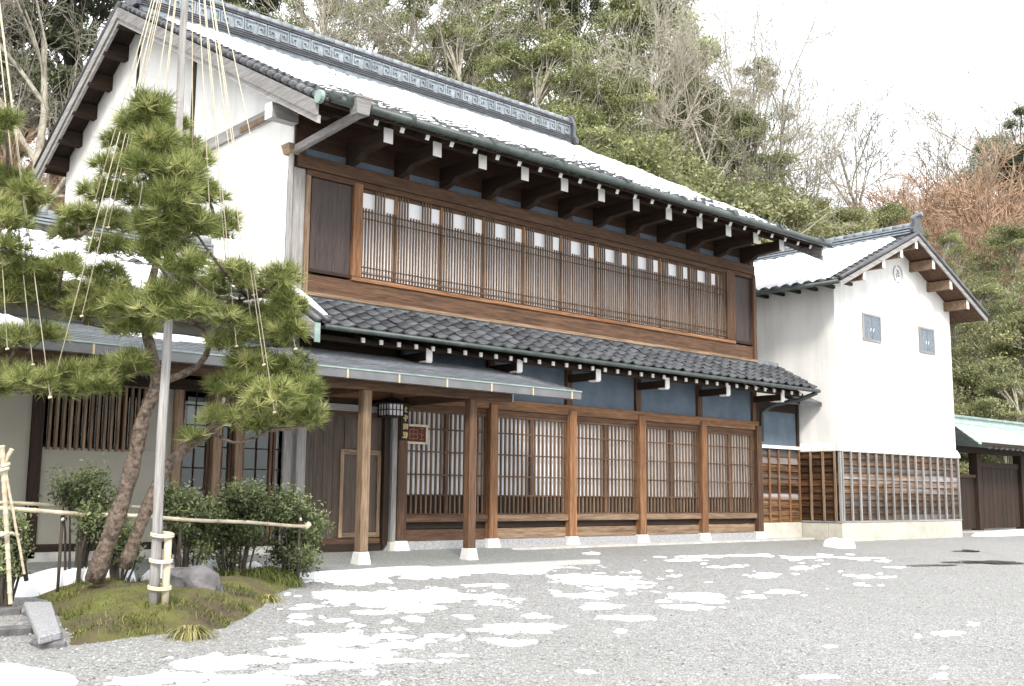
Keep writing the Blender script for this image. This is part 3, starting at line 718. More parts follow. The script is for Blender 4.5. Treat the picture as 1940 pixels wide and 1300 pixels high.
for xx, mt in ((-1.735, T_Z), (.065, W_Z)):
    o = box('porch_post', mt, Wg, xx-.065, xx+.065, -1.695, -1.565, .012, 2.08, .008)
    MB().taper(xx, -1.63, -.16, .01, .20, .20, .15, .15).obj('post_stone', POSTST, o, bevel=.008)
box('porch_beam', W_X, Wg, -9.0, .80, -1.70, -1.56, 2.081, 2.20, .008)
MB().box(.801, .812, -1.695, -1.565, 2.085, 2.195).obj('beam_end', CAPW, Wg)
for i in range(24):
    xx = -7.2+i*.38
    MB().beam((xx, -.01, cdk(0)-.085), (xx, -1.88, cdk(-1.88)-.085), .045, .06).obj('rafter', W_Y, Wg)
for xx in (-1.735, .065): box('cross_beam', W_Y, Wg, xx-.05, xx+.05, -1.555, -.12, 2.06, 2.19)
# ---- tiled roof of the wing
cw = math.hypot(1, WR); UW = (0, 1/cw, WR/cw); LW_ = (YR+.55)*cw
WK = MB().prism([(WX0, -.55, wdk(-.55)-.06), (WX0, YR, wdk(YR)-.06), (WX0, YR, wdk(YR)-.01), (WX0, -.55, wdk(-.55)-.01)], (XL-.005-WX0, 0, 0)).obj('wing_roof', D_Y, Wg)
tag(WK, 'snowy tiled roof over the low wing')
MB().prism([(WX0, YR, wdk(YR)-.06), (WX0, 5.5, wdk(YR)-1.4), (WX0, 5.5, wdk(YR)-1.35), (WX0, YR, wdk(YR)-.01)], (XL-.005-WX0, 0, 0)).obj('rear_slope', TILE, Wg)
box('eave_board', D_X, Wg, WX0, XL-.01, -.52, -.47, wdk(-.5)-.16, wdk(-.5)-.062)
box('wing_end', CREAM, Wg, WX0-.1, WX0, .0, 5, -.1, 3.4)
OW = (XL-.02-26*TW, -.60, wdk(-.6)+.01)
lay_tiles(WK, OW, (1, 0, 0), UW, [(i, j) for j in range(6) for i in range(8, 26)]+[(i, j) for j in range(6, 14) for i in range(8, 26, 1)], TILE_ME)
def sw(a, u):
    n1 = fbm(a*1.0, u*1.4, 41); n2 = fbm(a*4, u*5, 43)
    s = .055+.16*(n1-.5)+.05*(n2-.5)
    s -= .16*np.clip((.55+.5*(n1-.4)-u)/.35, 0, 1); s -= .2*np.clip((u-LW_+.30)/.15, 0, 1)
    return s
snow_sheet('roof_snow', 'snow lying on the tiled roof of the low wing behind the pine', OW, (1, 0, 0), UW, 26*TW, LW_, sw)
RWg = box('wing_ridge', TILE, Wg, WX0, XL-.01, YR-.13, YR+.13, wdk(YR)-.03, wdk(YR)+.16)
for z, hw in ((.05, .17), (.10, .16), (.15, .165)): box('ridge_course', TILE_L, RWg, WX0, XL-.01, YR-hw, YR+hw, wdk(YR)+z, wdk(YR)+z+.03)
cpm = MB().tube([(0, 0, 0), (.25, 0, 0)], [.075, .082], 8).mesh('ridge_cap_tile', TILE_L, True)
for i in range(17): mobj('ridge_cap_tile', cpm, RWg, T(XL-.27-i*.253, YR, wdk(YR)+.23))
# lumps of snow left on the porch roof
def lump(name, label, c, r, h, zf, n=18, seed=0, cat='snow', rings=((1,0),(.93,.55),(.75,.85),(.4,1)), mat=None, M=None):
    rr = random.Random(seed); ph = [rr.random()*6.28 for _ in range(4)]
    V, F = [], []
    for k, (s, hh) in enumerate(rings):
        for i in range(n):
            a = 2*math.pi*i/n
            q = 1+.16*math.sin(2*a+ph[0])+.12*math.sin(3*a+ph[1])+.07*math.sin(5*a+ph[2])
            x, y = c[0]+r[0]*q*s*math.cos(a), c[1]+r[1]*q*s*math.sin(a)
            V.append((x, y, zf(x, y)+h*hh*(1+.15*math.sin(2*a+ph[3]))-(.01 if k == 0 else 0)))
    V.append((c[0], c[1], zf(*c)+h*1.03)); L = len(V)-1; K = len(rings)
    for k in range(K-1):
        for i in range(n):
            j = (i+1) % n; F.append((k*n+i, k*n+j, (k+1)*n+j, (k+1)*n+i))
    for i in range(n): F.append(((K-1)*n+i, (K-1)*n+(i+1) % n, L))
    me = bpy.data.meshes.new(name); me.from_pydata(V, [], F)
    for p in me.polygons: p.use_smooth = True
    me.update(); me.materials.append(mat or SNOW); o = mobj(name, me)
    if label: tag(o, label, cat)
    return o
pzf = lambda x, y: cdk(y)+.02
lump('snow_lump', 'rounded lump of snow on the porch roof at the left edge of the picture', (-6.25, -1.55), (.22, .16), .13, pzf, seed=3)
lump('snow_lump', 'small flat patch of snow on the porch roof behind the pine trunk', (-4.15, -.9), (.55, .16), .05, pzf, seed=4)

# ------------------------------------------------------------------ lantern and signs at the entrance
L = thing('wall_lantern', 'square paper lantern with wide dark roof hanging beside the entrance', 'lantern', (-.34, -.28, 1.88))
lx, ly = -.34, -.28
MB().taper(lx, ly, 2.055, 2.16, .46, .46, .06, .06).obj('lantern_roof', IRON, L)
MB().box(lx-.012, lx+.012, ly-.012, ly+.012, 2.16, 2.30).obj('hook', IRON, L)
box('lantern_paper', PAPER, L, lx-.125, lx+.125, ly-.125, ly+.125, 1.89, 2.052)
LF = MB().box(lx-.145, lx+.145, ly-.145, ly+.145, 1.868, 1.888).obj('lantern_base', D_X, L)
for i in range(5):
    q = -.135+i*.0675
    for (a, b) in ((q, -.135), (q, .135), (-.135, q), (.135, q)):
        MB().box(lx+a-.006, lx+a+.006, ly+b-.006, ly+b+.006, 1.889, 2.052).obj('lantern_bar', D_Z, LF)
MB().box(lx-.143, lx+.143, ly-.143, ly-.131, 1.965, 1.977).obj('lantern_bar', D_X, LF); MB().box(lx-.143, lx-.131, ly-.13, ly+.143, 1.965, 1.977).obj('lantern_bar', D_X, LF)
SG = thing('vertical_sign', 'narrow vertical wooden signboard with four gold characters on the entrance post', 'sign', (-.03, -.17, 1.55))
box('board', D_Z, SG, -.085, .065, -.185, -.152, 1.545, 2.10, .006)
ch = [[((.2,.5),(.75,.75)),((.5,.95),(.5,.05)),((.25,.25),(.8,.15))],
      [((.15,.8),(.85,.8)),((.15,.8),(.2,.45)),((.85,.8),(.8,.45)),((.2,.45),(.8,.45)),((.5,1.),(.5,.0))],
      [((.1,.85),(.45,.55)),((.25,.95),(.25,.05)),((.55,.85),(.95,.8)),((.6,.95),(.6,.15)),((.9,.7),(.85,.1)),((.55,.45),(.95,.4)),((.1,.4),(.4,.2))],
      [((.1,.9),(.6,.9)),((.15,.65),(.55,.65)),((.35,.95),(.35,.2)),((.05,.15),(.65,.2)),((.7,.95),(.7,.0)),((.7,.9),(.95,.75)),((.95,.75),(.75,.5)),((.75,.5),(.95,.3))]]
for i, st in enumerate(ch):
    mb = MB(); bx, bz, s = -.055, 1.955-i*.128, .10
    for a, b in st:
        mb.beam((bx+a[0]*s, -.188, bz+a[1]*s), (bx+b[0]*s, -.188, bz+b[1]*s), .006, .016 if i else .02, (1, 0, 0)) if False else mb.beam((bx+a[0]*s, -.189, bz+a[1]*s), (bx+b[0]*s, -.189, bz+b[1]*s), .018, .006, (0, -1, 0))
    mb.obj('character', GOLD, SG)
PQ = thing('plaque', 'framed red-brown square plaque with carved characters hung on the lattice', 'plaque', (.28, -.08, 1.5))
box('plaque_board', REDW, PQ, .10, .46, -.094, -.075, 1.53, 1.77)
for a in ((.075, .485, 1.765, 1.80), (.075, .485, 1.50, 1.535)): box('plaque_frame', BAMBOO, PQ, a[0], a[1], -.112, -.07, a[2], a[3])
for a in ((.075, .11), (.45, .485)): box('plaque_frame', BAMBOO, PQ, a[0], a[1], -.112, -.07, 1.5355, 1.7645)
mb = MB(); REDL = plain('worn_red', (.22,.10,.07), (.30,.15,.10), 9, .7, 0)
for (a, b, c, d) in ((.15,.72,.30,.72),(.15,.72,.15,.58),(.30,.72,.30,.58),(.15,.58,.30,.58),(.15,.65,.30,.65),(.22,.75,.22,.55),(.34,.74,.42,.74),(.38,.75,.38,.56),(.34,.66,.42,.64),(.34,.57,.42,.57)):
    mb.beam((a, -.0965, b+1.0), (c, -.0965, d+1.0), .012, .005, (0, -1, 0))
mb.obj('carved_character', REDL, PQ)
# ------------------------------------------------------------------ white storehouse
K = thing('storehouse', 'white plastered storehouse with gable front, plank skirt and two shuttered windows', 'storehouse', (13.4, 3, -.15))
KX0, KX1, KY0, KY1 = 10.76, 16.04, -.97, 8.0
KXA, KZA, KS = 13.36, 6.72, .452
def kdk(x): return KZA-KS*abs(x-KXA)
pl = [(KX0, KY0, 1.72), (KX1, KY0, 1.72), (KX1, KY0, kdk(KX1)-.05), (KXA, KY0, KZA-.05), (KX0, KY0, kdk(KX0)-.05)]
MB().prism(pl, (0, KY1-KY0, 0)).obj('plaster_wall', WHITE, K)
box('lower_wall', BLACK, K, KX0+.06, KX1-.06, KY0+.06, KY1-.1, -.2, 1.719)
# flared plaster ledge
MB().prism([(KX0-.07, KY0-.07, 1.735), (KX0-.07, KY0-.07, 1.80), (KX0-.07, KY0+.0, 1.92), (KX0-.07, KY0+.05, 1.735)], (KX1-KX0+.14, 0, 0)).obj('plaster_ledge', WHITE, K)
MB().prism([(KX0-.072, KY0+.05, 1.735), (KX0-.072, KY0+.05, 1.80), (KX0-.002, KY0+.05, 1.92), (KX0+.03, KY0+.05, 1.735)], (0, 3, 0)).obj('plaster_ledge', WHITE, K)
nst = 6
for i in range(nst):
    a = KX0-.04+i*(KX1-KX0+.08)/nst; b = KX0-.04+(i+1)*(KX1-KX0+.08)/nst
    MB().box(a+.004, b-.004, KY0-.05, KY0+.3, -.35, .235).obj('base_stone', STONEW, K, bevel=.012)
MB().box(KX0-.035, KX0+.06, KY0+.305, .5, -.35, .23).obj('base_stone', STONEW, K, bevel=.01)
box('sill', G_X, K, KX0-.05, KX1+.05, KY0-.055, KY0+.1, .237, .275); box('sill', G_Y, K, KX0-.05, KX0+.02, KY0+.102, .5, .237, .272)
npk = 10; ph = (1.73-.278)/npk
fr = MB().prism([(KX0, -.045, 0), (KX0, -.008, ph+.01), (KX0, .05, ph+.01), (KX0, .05, 0)], (KX1-KX0, 0, 0)).mesh('plank', CHAR)
sd = MB().prism([(-.045, .1, 0), (-.008, .1, ph+.01), (.05, .1, ph+.01), (.05, .1, 0)], (0, 1.4, 0)).mesh('plank', CHARY)
for j in range(npk):
    mobj('plank', fr, K, T(0, KY0+.012, .278+j*ph)); mobj('plank', sd, K, T(KX0+.012, KY0, .278+j*ph))
bt = MB().box(-.022, .022, -.035, 0, .276, 1.734).mesh('batten', G_Z)
for i in range(16): mobj('batten', bt, K, T(KX0+.03+i*(KX1-KX0-.06)/15, KY0-.034, 0))
bt2 = MB().box(-.035, 0, -.022, .022, .276, 1.734).mesh('batten', T_Z)
for yy in (.08, .36, .66, .95): mobj('batten', bt2, K, T(KX0-.034, KY0+yy, 0))
box('corner_batten', G_Z, K, KX0-.05, KX0-.004, KY0-.05, KY0-.0, .276, 1.734)
SHUT = plain('grey_blue_shutter', (.11,.135,.165), (.19,.225,.26), 12, .6, .2, 30)
# shuttered windows
for a, b, z0, z1 in ((11.87, 12.65, 4.21, 4.83), (14.42, 15.17, 4.18, 4.80)):
    Wn = box('window', G_X, K, a, b, KY0-.03, KY0+.01, z0, z0+.05); tag(Wn, 'small window closed by pale blue-grey shutters')
    box('frame', G_X, Wn, a, b, KY0-.035, KY0+.01, z1-.05, z1); box('frame', G_Z, Wn, a, a+.05, KY0-.034, KY0+.01, z0+.051, z1-.051); box('frame', G_Z, Wn, b-.05, b, KY0-.034, KY0+.01, z0+.051, z1-.051)
    mid = (a+b)/2
    for p, q in ((a+.052, mid-.008), (mid+.008, b-.052)):
        box('shutter', SHUT, Wn, p, q, KY0-.024, KY0+.005, z0+.052, z1-.052)
    for xx in (mid-.06, mid+.06):
        MB().beam((xx-.02, KY0-.03, z0+.22), (xx+.02, KY0-.03, z0+.30), .012, .008, (0, -1, 0)).obj('handle', CAPW, Wn)
# round crest modelled in the plaster
cr = MB(); cx, cz, cr_ = 13.55, 5.93, .20
for a0, a1 in ((2.1, 4.1), (4.4, 5.0), (-.4, 1.5)):
    cr.tube([(cx+cr_*math.cos(a0+(a1-a0)*t/10), KY0-.008, cz+cr_*math.sin(a0+(a1-a0)*t/10)) for t in range(11)], .016, 6)
for a0 in (.6, 2.7, 4.8):
    cr.tube([(cx+(.024+.011*t)*math.cos(a0+.2*t), KY0-.008, cz+(.024+.011*t)*math.sin(a0+.2*t)) for t in range(9)], [.03, .028, .025, .022, .02, .018, .014, .01, .006], 6)
cr.obj('crest', plain('grey_plaster', (.30,.31,.33), (.42,.43,.45), 9, .8, 0), K)
# roof
KYF = -1.58
MB().prism([(9.98, KYF, kdk(9.98)-.05), (KXA, KYF, KZA-.05), (KXA, KYF, KZA), (9.98, KYF, kdk(9.98))], (0, 9.9, 0)).obj('roof_deck', D_X, K)
MB().prism([(16.74, KYF, kdk(16.74)-.05), (16.74, KYF, kdk(16.74)), (KXA, KYF, KZA), (KXA, KYF, KZA-.05)], (0, 9.9, 0)).obj('roof_deck', W_X, K)
for s in (-1, 1):
    xe = 9.98 if s < 0 else 16.74
    MB().prism([(xe, KYF-.03, kdk(xe)-.01), (KXA, KYF-.03, KZA-.01), (KXA, KYF-.03, KZA-.12), (xe, KYF-.03, kdk(xe)-.12)], (0, .03, 0)).obj('bargeboard', G_X, K)
    MB().tube([(xe, KYF-.02, kdk(xe)+.06), (KXA, KYF-.02, KZA+.06)], .05, 8).obj('verge_tile', TILE, K, True)
for xx in (11.02, 11.85, 12.66, 13.36, 14.15, 14.97, 15.8):
    o = box('purlin', T_X, K, xx-.05, xx+.05, KYF+.03, KY0, kdk(xx)-.30, kdk(xx)-.08)
    MB().box(xx-.053, xx+.053, KYF+.016, KYF+.029, kdk(xx)-.305, kdk(xx)-.085).obj('end_cap', CAPW, o)
for i in range(20): 
    yy = -1.4+i*.42
    if yy < 4: 
        o = box('rafter', D_X, K, 10.02, KX0, yy-.03, yy+.03, kdk(10.3)-.13, kdk(10.3)-.06); MB().box(10.008, 10.019, yy-.03, yy+.03, kdk(10.3)-.13, kdk(10.3)-.06).obj('end_cap', CAPW, o)
MB().tube([(9.94, KYF, kdk(9.94)+.0), (9.94, 7, kdk(9.94)+.02)], .05, 10).obj('gutter', COPPER, K, True)
ck = math.hypot(1, KS); UK = (1/ck, 0, KS/ck); LK = (KXA-9.95)*ck
RK = box('roof', TILE, K, 13.2, 13.5, KYF+.2, 8.2, KZA-.2, KZA-.1)
OK_ = (9.95, 7.9, kdk(9.95)+.03); nck = int((7.9-KYF)/TW)
lay_tiles(RK, OK_, (0, -1, 0), UK, [(i, j) for j in range(2) for i in range(8, nck+1)]+[(nck, j) for j in range(2, 15)]+[(nck-1, j) for j in range(2, 15)], TILE_ME)
def sk(a, u):
    n1 = fbm(a*1.2, u*1.4, 61); n2 = fbm(a*4, u*6, 63)
    s = .075+.05*(n1-.5)+.04*(n2-.5)-.10*np.clip(1-u/.3, 0, 1)
    s -= .13*np.clip((a-(7.9-KYF)+.45+.4*(n1-.5))/.25, 0, 1); s -= .14*np.clip((u-LK+.25)/.12, 0, 1)
    return s
snow_sheet('roof_snow', 'snow covering the left slope of the white storehouse roof', OK_, (0, -1, 0), UK, 7.9-KYF, LK, sk)
MB().prism([(16.76, KYF, kdk(16.76)+.005), (KXA, KYF, KZA+.005), (KXA, KYF, KZA+.07), (16.76, KYF, kdk(16.76)+.06)], (0, 9.9, 0)).obj('rear_roof', TILE, K)
RG = box('roof_ridge', TILE, K, KXA-.12, KXA+.12, KYF+.06, 8.2, KZA-.02, KZA+.20)
for z, hw in ((.04, .17), (.10, .16), (.16, .165)): box('ridge_course', TILE_L, RG, KXA-hw, KXA+hw, KYF+.05, 8.2, KZA+z, KZA+z+.03)
kc = MB().tube([(0, 0, 0), (0, .25, 0)], [.08, .07], 8).mesh('ridge_cap_tile', TILE_L, True)
for i in range(36): mobj('ridge_cap_tile', kc, RG, T(KXA, KYF+.06+i*.253, KZA+.245))
MB().prism([(KXA+a, KYF+.03, KZA+z) for a, z in ((-.24, .02), (-.26, .12), (-.16, .18), (-.15, .36), (0, .46), (.15, .36), (.16, .18), (.26, .12), (.24, .02))], (0, -.08, 0)).obj('ridge_end_tile', TILE, RG, bevel=.008)
MB().tube([(KXA, KYF+.1, KZA+.42), (KXA, KYF-.15, KZA+.48)], .055, 10).obj('horn', TILE_L, RG)
MB().tube([(KXA, KYF-.02, KZA+.5), (KXA, KYF-.02, KZA+.57)], [.045, .02], 10).obj('finial', TILE_L, RG)

# ------------------------------------------------------------------ roofed gate on the right
Gt = thing('roofed_gate', 'small dark wooden gate under a green copper roof beyond the storehouse', 'gate', (20.5, -.3, -.1))
def gdk(y): return 2.78-.62*abs(y-.15)/1.0
for sgn in (-1, 1):
    for j in range(6):
        d0, d1 = j*.19, (j+1)*.19+.015
        ya, yb = .15+sgn*d0, .15+sgn*d1
        za, zb = 2.78-.56*d0, 2.78-.56*d1
        MB().prism([(18.0-.75*d1/1.1, yb, zb-.01), (18.0-.75*d0/1.1, ya, za-.01), (18.0-.75*d0/1.1, ya, za+.012), (18.0-.75*d1/1.1, yb, zb+.028)], (5.6+1.4*d1/1.1, 0, 0)).obj('roof_course', GREENROOF, Gt)
box('roof_ridge', GREENROOF, Gt, 17.98, 23.6, .03, .27, 2.74, 2.90); box('ridge_cap', PATINA, Gt, 17.90, 23.7, -.03, .33, 2.902, 2.96)
box('ridge_end', PATINA, Gt, 17.86, 17.975, -.02, .32, 2.62, 2.90)
for i in range(16): MB().beam((18.0+i*.33, .15, 2.66), (18.0+i*.33, -.95, 2.06), .06, .07).obj('rafter', G_Y, Gt)
box('eave_board', D_X, Gt, 17.4, 24.2, -1.02, -.98, 2.10, 2.18)
box('beam', D_X, Gt, 17.9, 23.5, -.08, .12, 1.98, 2.14); 
for xx in (19.15, 21.9): 
    o = box('gate_post', D_Z, Gt, xx-.11, xx+.11, -.1, .14, -.1, 1.979, .01)
    MB().taper(xx, .02, -.3, -.09, .4, .4, .32, .32).obj('post_stone', STONE, o)
for i in range(9): box('door_board', D_Z, Gt, 19.27+i*.28, 19.535+i*.28, .0, .05, -.02, 1.75)
box('door_rail', D_X, Gt, 19.27, 21.78, -.03, -.001, 1.60, 1.75)
for i in range(6): box('side_board', D_Z, Gt, 17.55+i*.248, 17.79+i*.248, .0, .04, -.02, 1.32)
box('side_rail', W_X, Gt, 17.5, 19.03, -.05, .09, 1.322, 1.40)
box('side_post', D_Z, Gt, 17.42, 17.54, -.04, .09, -.1, 1.41)
gs = box('gate_step', STONE, None, 17.3, 24, -.75, .25, -.5, -.065, .02); tag(gs, 'low pale stone step in front of the roofed gate', 'step')
sg = lump('snow_strip', 'long strip of snow lying along the foot of the roofed gate', (19.6, -1.0), (2.4, .22), .12, ground_z, seed=8)
# ------------------------------------------------------------------ garden island: moss mound
poly = [atG(*p) for p in ((-260, 1118), (40, 1122), (85, 1142), (118, 1185), (135, 1222), (270, 1205), (430, 1190), (490, 1160), (556, 1114))]
poly = [(p.x, p.y) for p in poly]+[(-3.15, -2.46), (-9.5, -2.46)]
PA = np.array(poly)
def poly_sd(x, y):
    x = np.asarray(x, float); y = np.asarray(y, float); d = np.full(x.shape, 1e9); ins = np.zeros(x.shape, bool)
    for i in range(len(PA)):
        a, b = PA[i], PA[(i+1) % len(PA)]; e = b-a
        t = np.clip(((x-a[0])*e[0]+(y-a[1])*e[1])/(e@e), 0, 1)
        d = np.minimum(d, np.hypot(x-a[0]-t*e[0], y-a[1]-t*e[1]))
        c = ((a[1] > y) != (b[1] > y)) & (x < (b[0]-a[0])*(y-a[1])/(b[1]-a[1]+1e-12)+a[0]); ins ^= c
    return np.where(ins, d, -d)
def mound_z(x, y):
    sd = poly_sd(x, y); n = fbm(np.asarray(x)*2.3, np.asarray(y)*2.3, 71)
    t = np.clip((sd+.12*(n-.5)+.02)/.75, 0, 1)
    return ground_zz(x, y)-.02+.18*(t*(2-t))+.06*(n-.5)*np.clip(sd/.3, 0, 1)
def mz(x, y): return float(mound_z(np.array([x]), np.array([y]))[0]) if poly_sd(np.array([x]), np.array([y]))[0] > 0 else ground_z(x, y)
def mossmat():
    m, nt, b = _mat('moss'); tc = nt.nodes.new('ShaderNodeTexCoord'); v = tc.outputs['Object']
    c = ramp(nt, [(.30, (.05,.038,.025)), (.45, (.105,.075,.045)), (.54, (.12,.115,.03)), (.70, (.17,.18,.04))], noise(nt, v, 2.2, 7, .65))
    c = mixc(nt, ramp(nt, [(.52, (0,0,0)), (.7, (.6,.6,.6))], noise(nt, v, 9, 5)), c, (.07,.10,.02))
    nt.links.new(c, b.inputs['Base Color']); b.inputs['Roughness'].default_value = .95
    bump(nt, b, noise(nt, v, 60, 6, .7), .9, .02); return m
MOSS = mossmat()
x = np.arange(-9.4, -3.0, .07); y = np.arange(-6.6, -2.44, .07); XX, YY = np.meshgrid(x, y); sd = poly_sd(XX, YY)
Zm = mound_z(XX, YY); idx = np.arange(XX.size).reshape(XX.shape)
keep = np.maximum(np.maximum(sd[:-1,:-1], sd[1:,1:]), np.maximum(sd[1:,:-1], sd[:-1,1:])) > -.06
Q = np.stack([idx[:-1,:-1], idx[:-1,1:], idx[1:,1:], idx[1:,:-1]], -1)[keep]
mo = mobj('moss_mound', np_mesh('moss_mound', np.stack([XX, YY, Zm], -1).reshape(-1, 3), Q, MOSS, True)); tag(mo, kind='structure')

# ------------------------------------------------------------------ foliage generators
def rand_dirs(n, up=0.0):
    d = nrng.normal(size=(n, 3)); d[:,2] += up; return d/np.linalg.norm(d, axis=1)[:,None]
def leaf_quads(C, L, Wd, up=.6, tilt=None):
    n = len(C); nn = rand_dirs(n, up*2); d = rand_dirs(n); d -= nn*(d*nn).sum(1)[:,None]; d /= np.linalg.norm(d, axis=1)[:,None]+1e-9
    s = np.cross(nn, d); l = (L*(.6+.8*nrng.random(n)))[:,None]; w_ = (Wd*(.6+.8*nrng.random(n)))[:,None]
    V = np.stack([C-d*l*.5, C+s*w_*.5-nn*l*.05, C+d*l*.5-nn*l*.12, C-s*w_*.5-nn*l*.05], 1).reshape(-1, 3)
    return V, np.arange(n*4).reshape(n, 4)
def blades(base, dirs, L, w_, droop=.5, seg=3, tone=None):
    """grass blades, each a bent strip of seg quads"""
    n = len(base); side = np.cross(dirs, np.array([0, 0, 1.0])); side /= np.linalg.norm(side, axis=1)[:,None]+1e-9
    rows = []
    for k in range(seg+1):
        t = k/seg; p = base+dirs*(L*t)[:,None]; p[:,2] -= droop*L*t**2.2
        ww = w_*(1-t)**.7+.0006; rows += [p-side*ww, p+side*ww]
    V = np.stack(rows, 1).reshape(-1, 3); m_ = 2*(seg+1)
    f = np.array([(2*k, 2*k+1, 2*k+3, 2*k+2) for k in range(seg)])
    F = (np.arange(n)[:,None,None]*m_+f[None]).reshape(-1, 4)
    return V, F, np.repeat(nrng.random(n) if tone is None else tone, seg)

NEEDLE = leafmat('pine_needles', [(0, (.085,.11,.03)), (.5, (.26,.30,.09)), (1, (.60,.60,.28))], .5, .4, .05)
SHRUB = leafmat('shrub_leaves', [(0, (.045,.062,.026)), (.5, (.16,.195,.085)), (1, (.40,.44,.22))], .45, .25, .12)
GRASS = leafmat('border_grass', [(0, (.05,.075,.015)), (.5, (.13,.16,.035)), (1, (.30,.28,.11))], .6, .25, .05)
SEDGE = leafmat('sedge_blades', [(0, (.12,.12,.035)), (.5, (.27,.25,.09)), (1, (.52,.47,.25))], .6, .25, 0)

def px_m(dep): return dep/CAM_F      # metres for one photo pixel at that depth

# ------------------------------------------------------------------ pine trees
def pine(name, label, trunks, limbs, pads, dep, base, group=None, dens=1.0, seed=1, fwd=False):
    """pads: (px, py, rx, ry); each pad hangs on the nearest point of the skeleton"""
    rr = random.Random(seed)
    t = thing(name, label, 'tree', base, group)
    def P(px, py, dd=0): return at_depth(px, py, dep+dd)
    skel = []
    def smooth(pts, k=3):
        out_ = []
        for i in range(len(pts)-1):
            p0, p1, p2, p3 = pts[max(i-1, 0)], pts[i], pts[i+1], pts[min(i+2, len(pts)-1)]
            for q in range(k):
                s = q/k; out_.append(.5*((2*p1)+(p2-p0)*s+(2*p0-5*p1+4*p2-p3)*s*s+(3*p1-p0-3*p2+p3)*s**3))
        out_.append(pts[-1]); return out_
    for pts, r0, r1 in trunks+limbs:
        q = smooth([P(*p) for p in pts]); n = len(q)
        rad = [r0+(r1-r0)*(i/(n-1))**.8 for i in range(n)]
        rad = [r*(1+.10*math.sin(i*1.9)+.05*rr.random()) for i, r in enumerate(rad)]
        MB().tube(q, rad, 10).obj('trunk' if (pts, r0, r1) in trunks else 'branch', BARK, t, True)
        skel += q
    for (cx, cy, rx, ry) in pads:
        dd = rr.uniform(-.42, .25)
        if fwd and abs(cx-322) < 62 and 200 < cy < 630: dd = rr.uniform(-1.45, -1.05) if rr.random() < .6 else rr.uniform(-.3, .3)
        c = P(cx, cy, dd); pm = px_m(dep+dd); rx_, ry_ = rx*pm, ry*pm
        near = min(skel, key=lambda s: (s-c).length+(.35 if s.z > c.z+.1 else 0))
        mid_ = near.lerp(c, .5)+Vector((rr.gauss(0, .04), rr.gauss(0, .04), rr.gauss(-.02, .04))); low = c-Vector((0, 0, ry_*.45))
        pts = smooth([near, mid_, low]); L_ = len(pts)
        mb = MB().tube(pts, [max(.006, .022*(1-.75*i/L_)) for i in range(L_)], 5)
        for _ in range(7):
            e = c+CR*rr.uniform(-.85, .85)*rx_+CF*rr.uniform(-.7, .7)*rx_+Vector((0, 0, rr.uniform(-.3, .2)*ry_))
            mb.tube([low, low.lerp(e, .55)+Vector((0, 0, -.02)), e], [.007, .005, .0035], 4, False)
        mb.obj('branch', BARK, t, True)
        rx_ *= 1.10; ry_ *= 1.2; n = int(dens*rx*ry*math.pi/44)
        u = nrng.normal(size=(n, 3)); u /= np.linalg.norm(u, axis=1)[:,None]; u *= (nrng.random(n)**.4)[:,None]
        r_, f_ = np.array(CR), np.array((CF.x, CF.y, 0)); f_ = f_/np.linalg.norm(f_); up = np.array((0, 0, 1.0))
        off = u[:,:1]*r_*rx_+u[:,1:2]*f_*rx_*.85+u[:,2:3]*up*ry_
        Cc = np.array(c)+off
        ax = off*np.array((1, 1, .5))/rx_+np.array((0, 0, .95))+nrng.normal(size=(n, 3))*.25; ax /= np.linalg.norm(ax, axis=1)[:,None]
        k = 34; nl = .13
        d = ax[:,None,:]*.75+rand_dirs(n*k).reshape(n, k, 3)*.85; d /= np.linalg.norm(d, axis=2)[:,:,None]
        tip = Cc[:,None,:]+d*(nl*(.7+.5*nrng.random((n, k, 1))))
        sd_ = np.cross(d, nrng.normal(size=(n, k, 3))); sd_ /= np.linalg.norm(sd_, axis=2)[:,:,None]+1e-9
        b0 = Cc[:,None,:]+d*.008; wv = sd_*.0034
        V = np.stack([b0-wv, b0+wv, tip], 2).reshape(-1, 3); F = np.arange(n*k*3).reshape(-1, 3)
        tone = np.repeat(np.clip(.45+.30*nrng.normal(size=n)+.15*rr.uniform(-1, 1), 0, 1), k)+nrng.normal(size=n*k)*.14
        mobj('needle_pad', np_mesh('needle_pad', V, F, NEEDLE, False, np.clip(tone, 0, 1)), t)
    return t
PD = 9.95
tr1 = ([(178, 1100), (212, 1005), (240, 925), (258, 850), (272, 790), (294, 735), (293, 690), (280, 640), (270, 600, .05), (285, 545, .1), (300, 470, .1), (298, 400, .1), (288, 330, .1), (290, 250, .05), (290, 195)], .086, .016)
tr2 = ([(235, 1075, .1), (268, 990, .1), (305, 905, .1), (350, 850, .05), (400, 815), (430, 775), (437, 740, -.05)], .064, .036)
lb = [([(296, 725), (340, 712), (378, 690), (396, 655), (385, 620), (402, 590)], .042, .015),
      ([(432, 778), (470, 772), (510, 748), (540, 730)], .028, .012), ([(400, 818), (440, 838), (475, 832), (510, 815)], .018, .009),
      ([(278, 625, .05), (235, 612), (190, 618), (140, 600), (70, 575)], .03, .01), ([(262, 700, .15), (200, 715), (120, 735), (40, 745)], .024, .01),
      ([(300, 545, .1), (350, 560), (420, 575), (490, 560)], .028, .01), ([(396, 650), (450, 660), (520, 655)], .02, .008),
      ([(300, 470, .1), (350, 450), (410, 440)], .02, .008), ([(300, 470, .1), (230, 455), (160, 440)], .02, .008)]
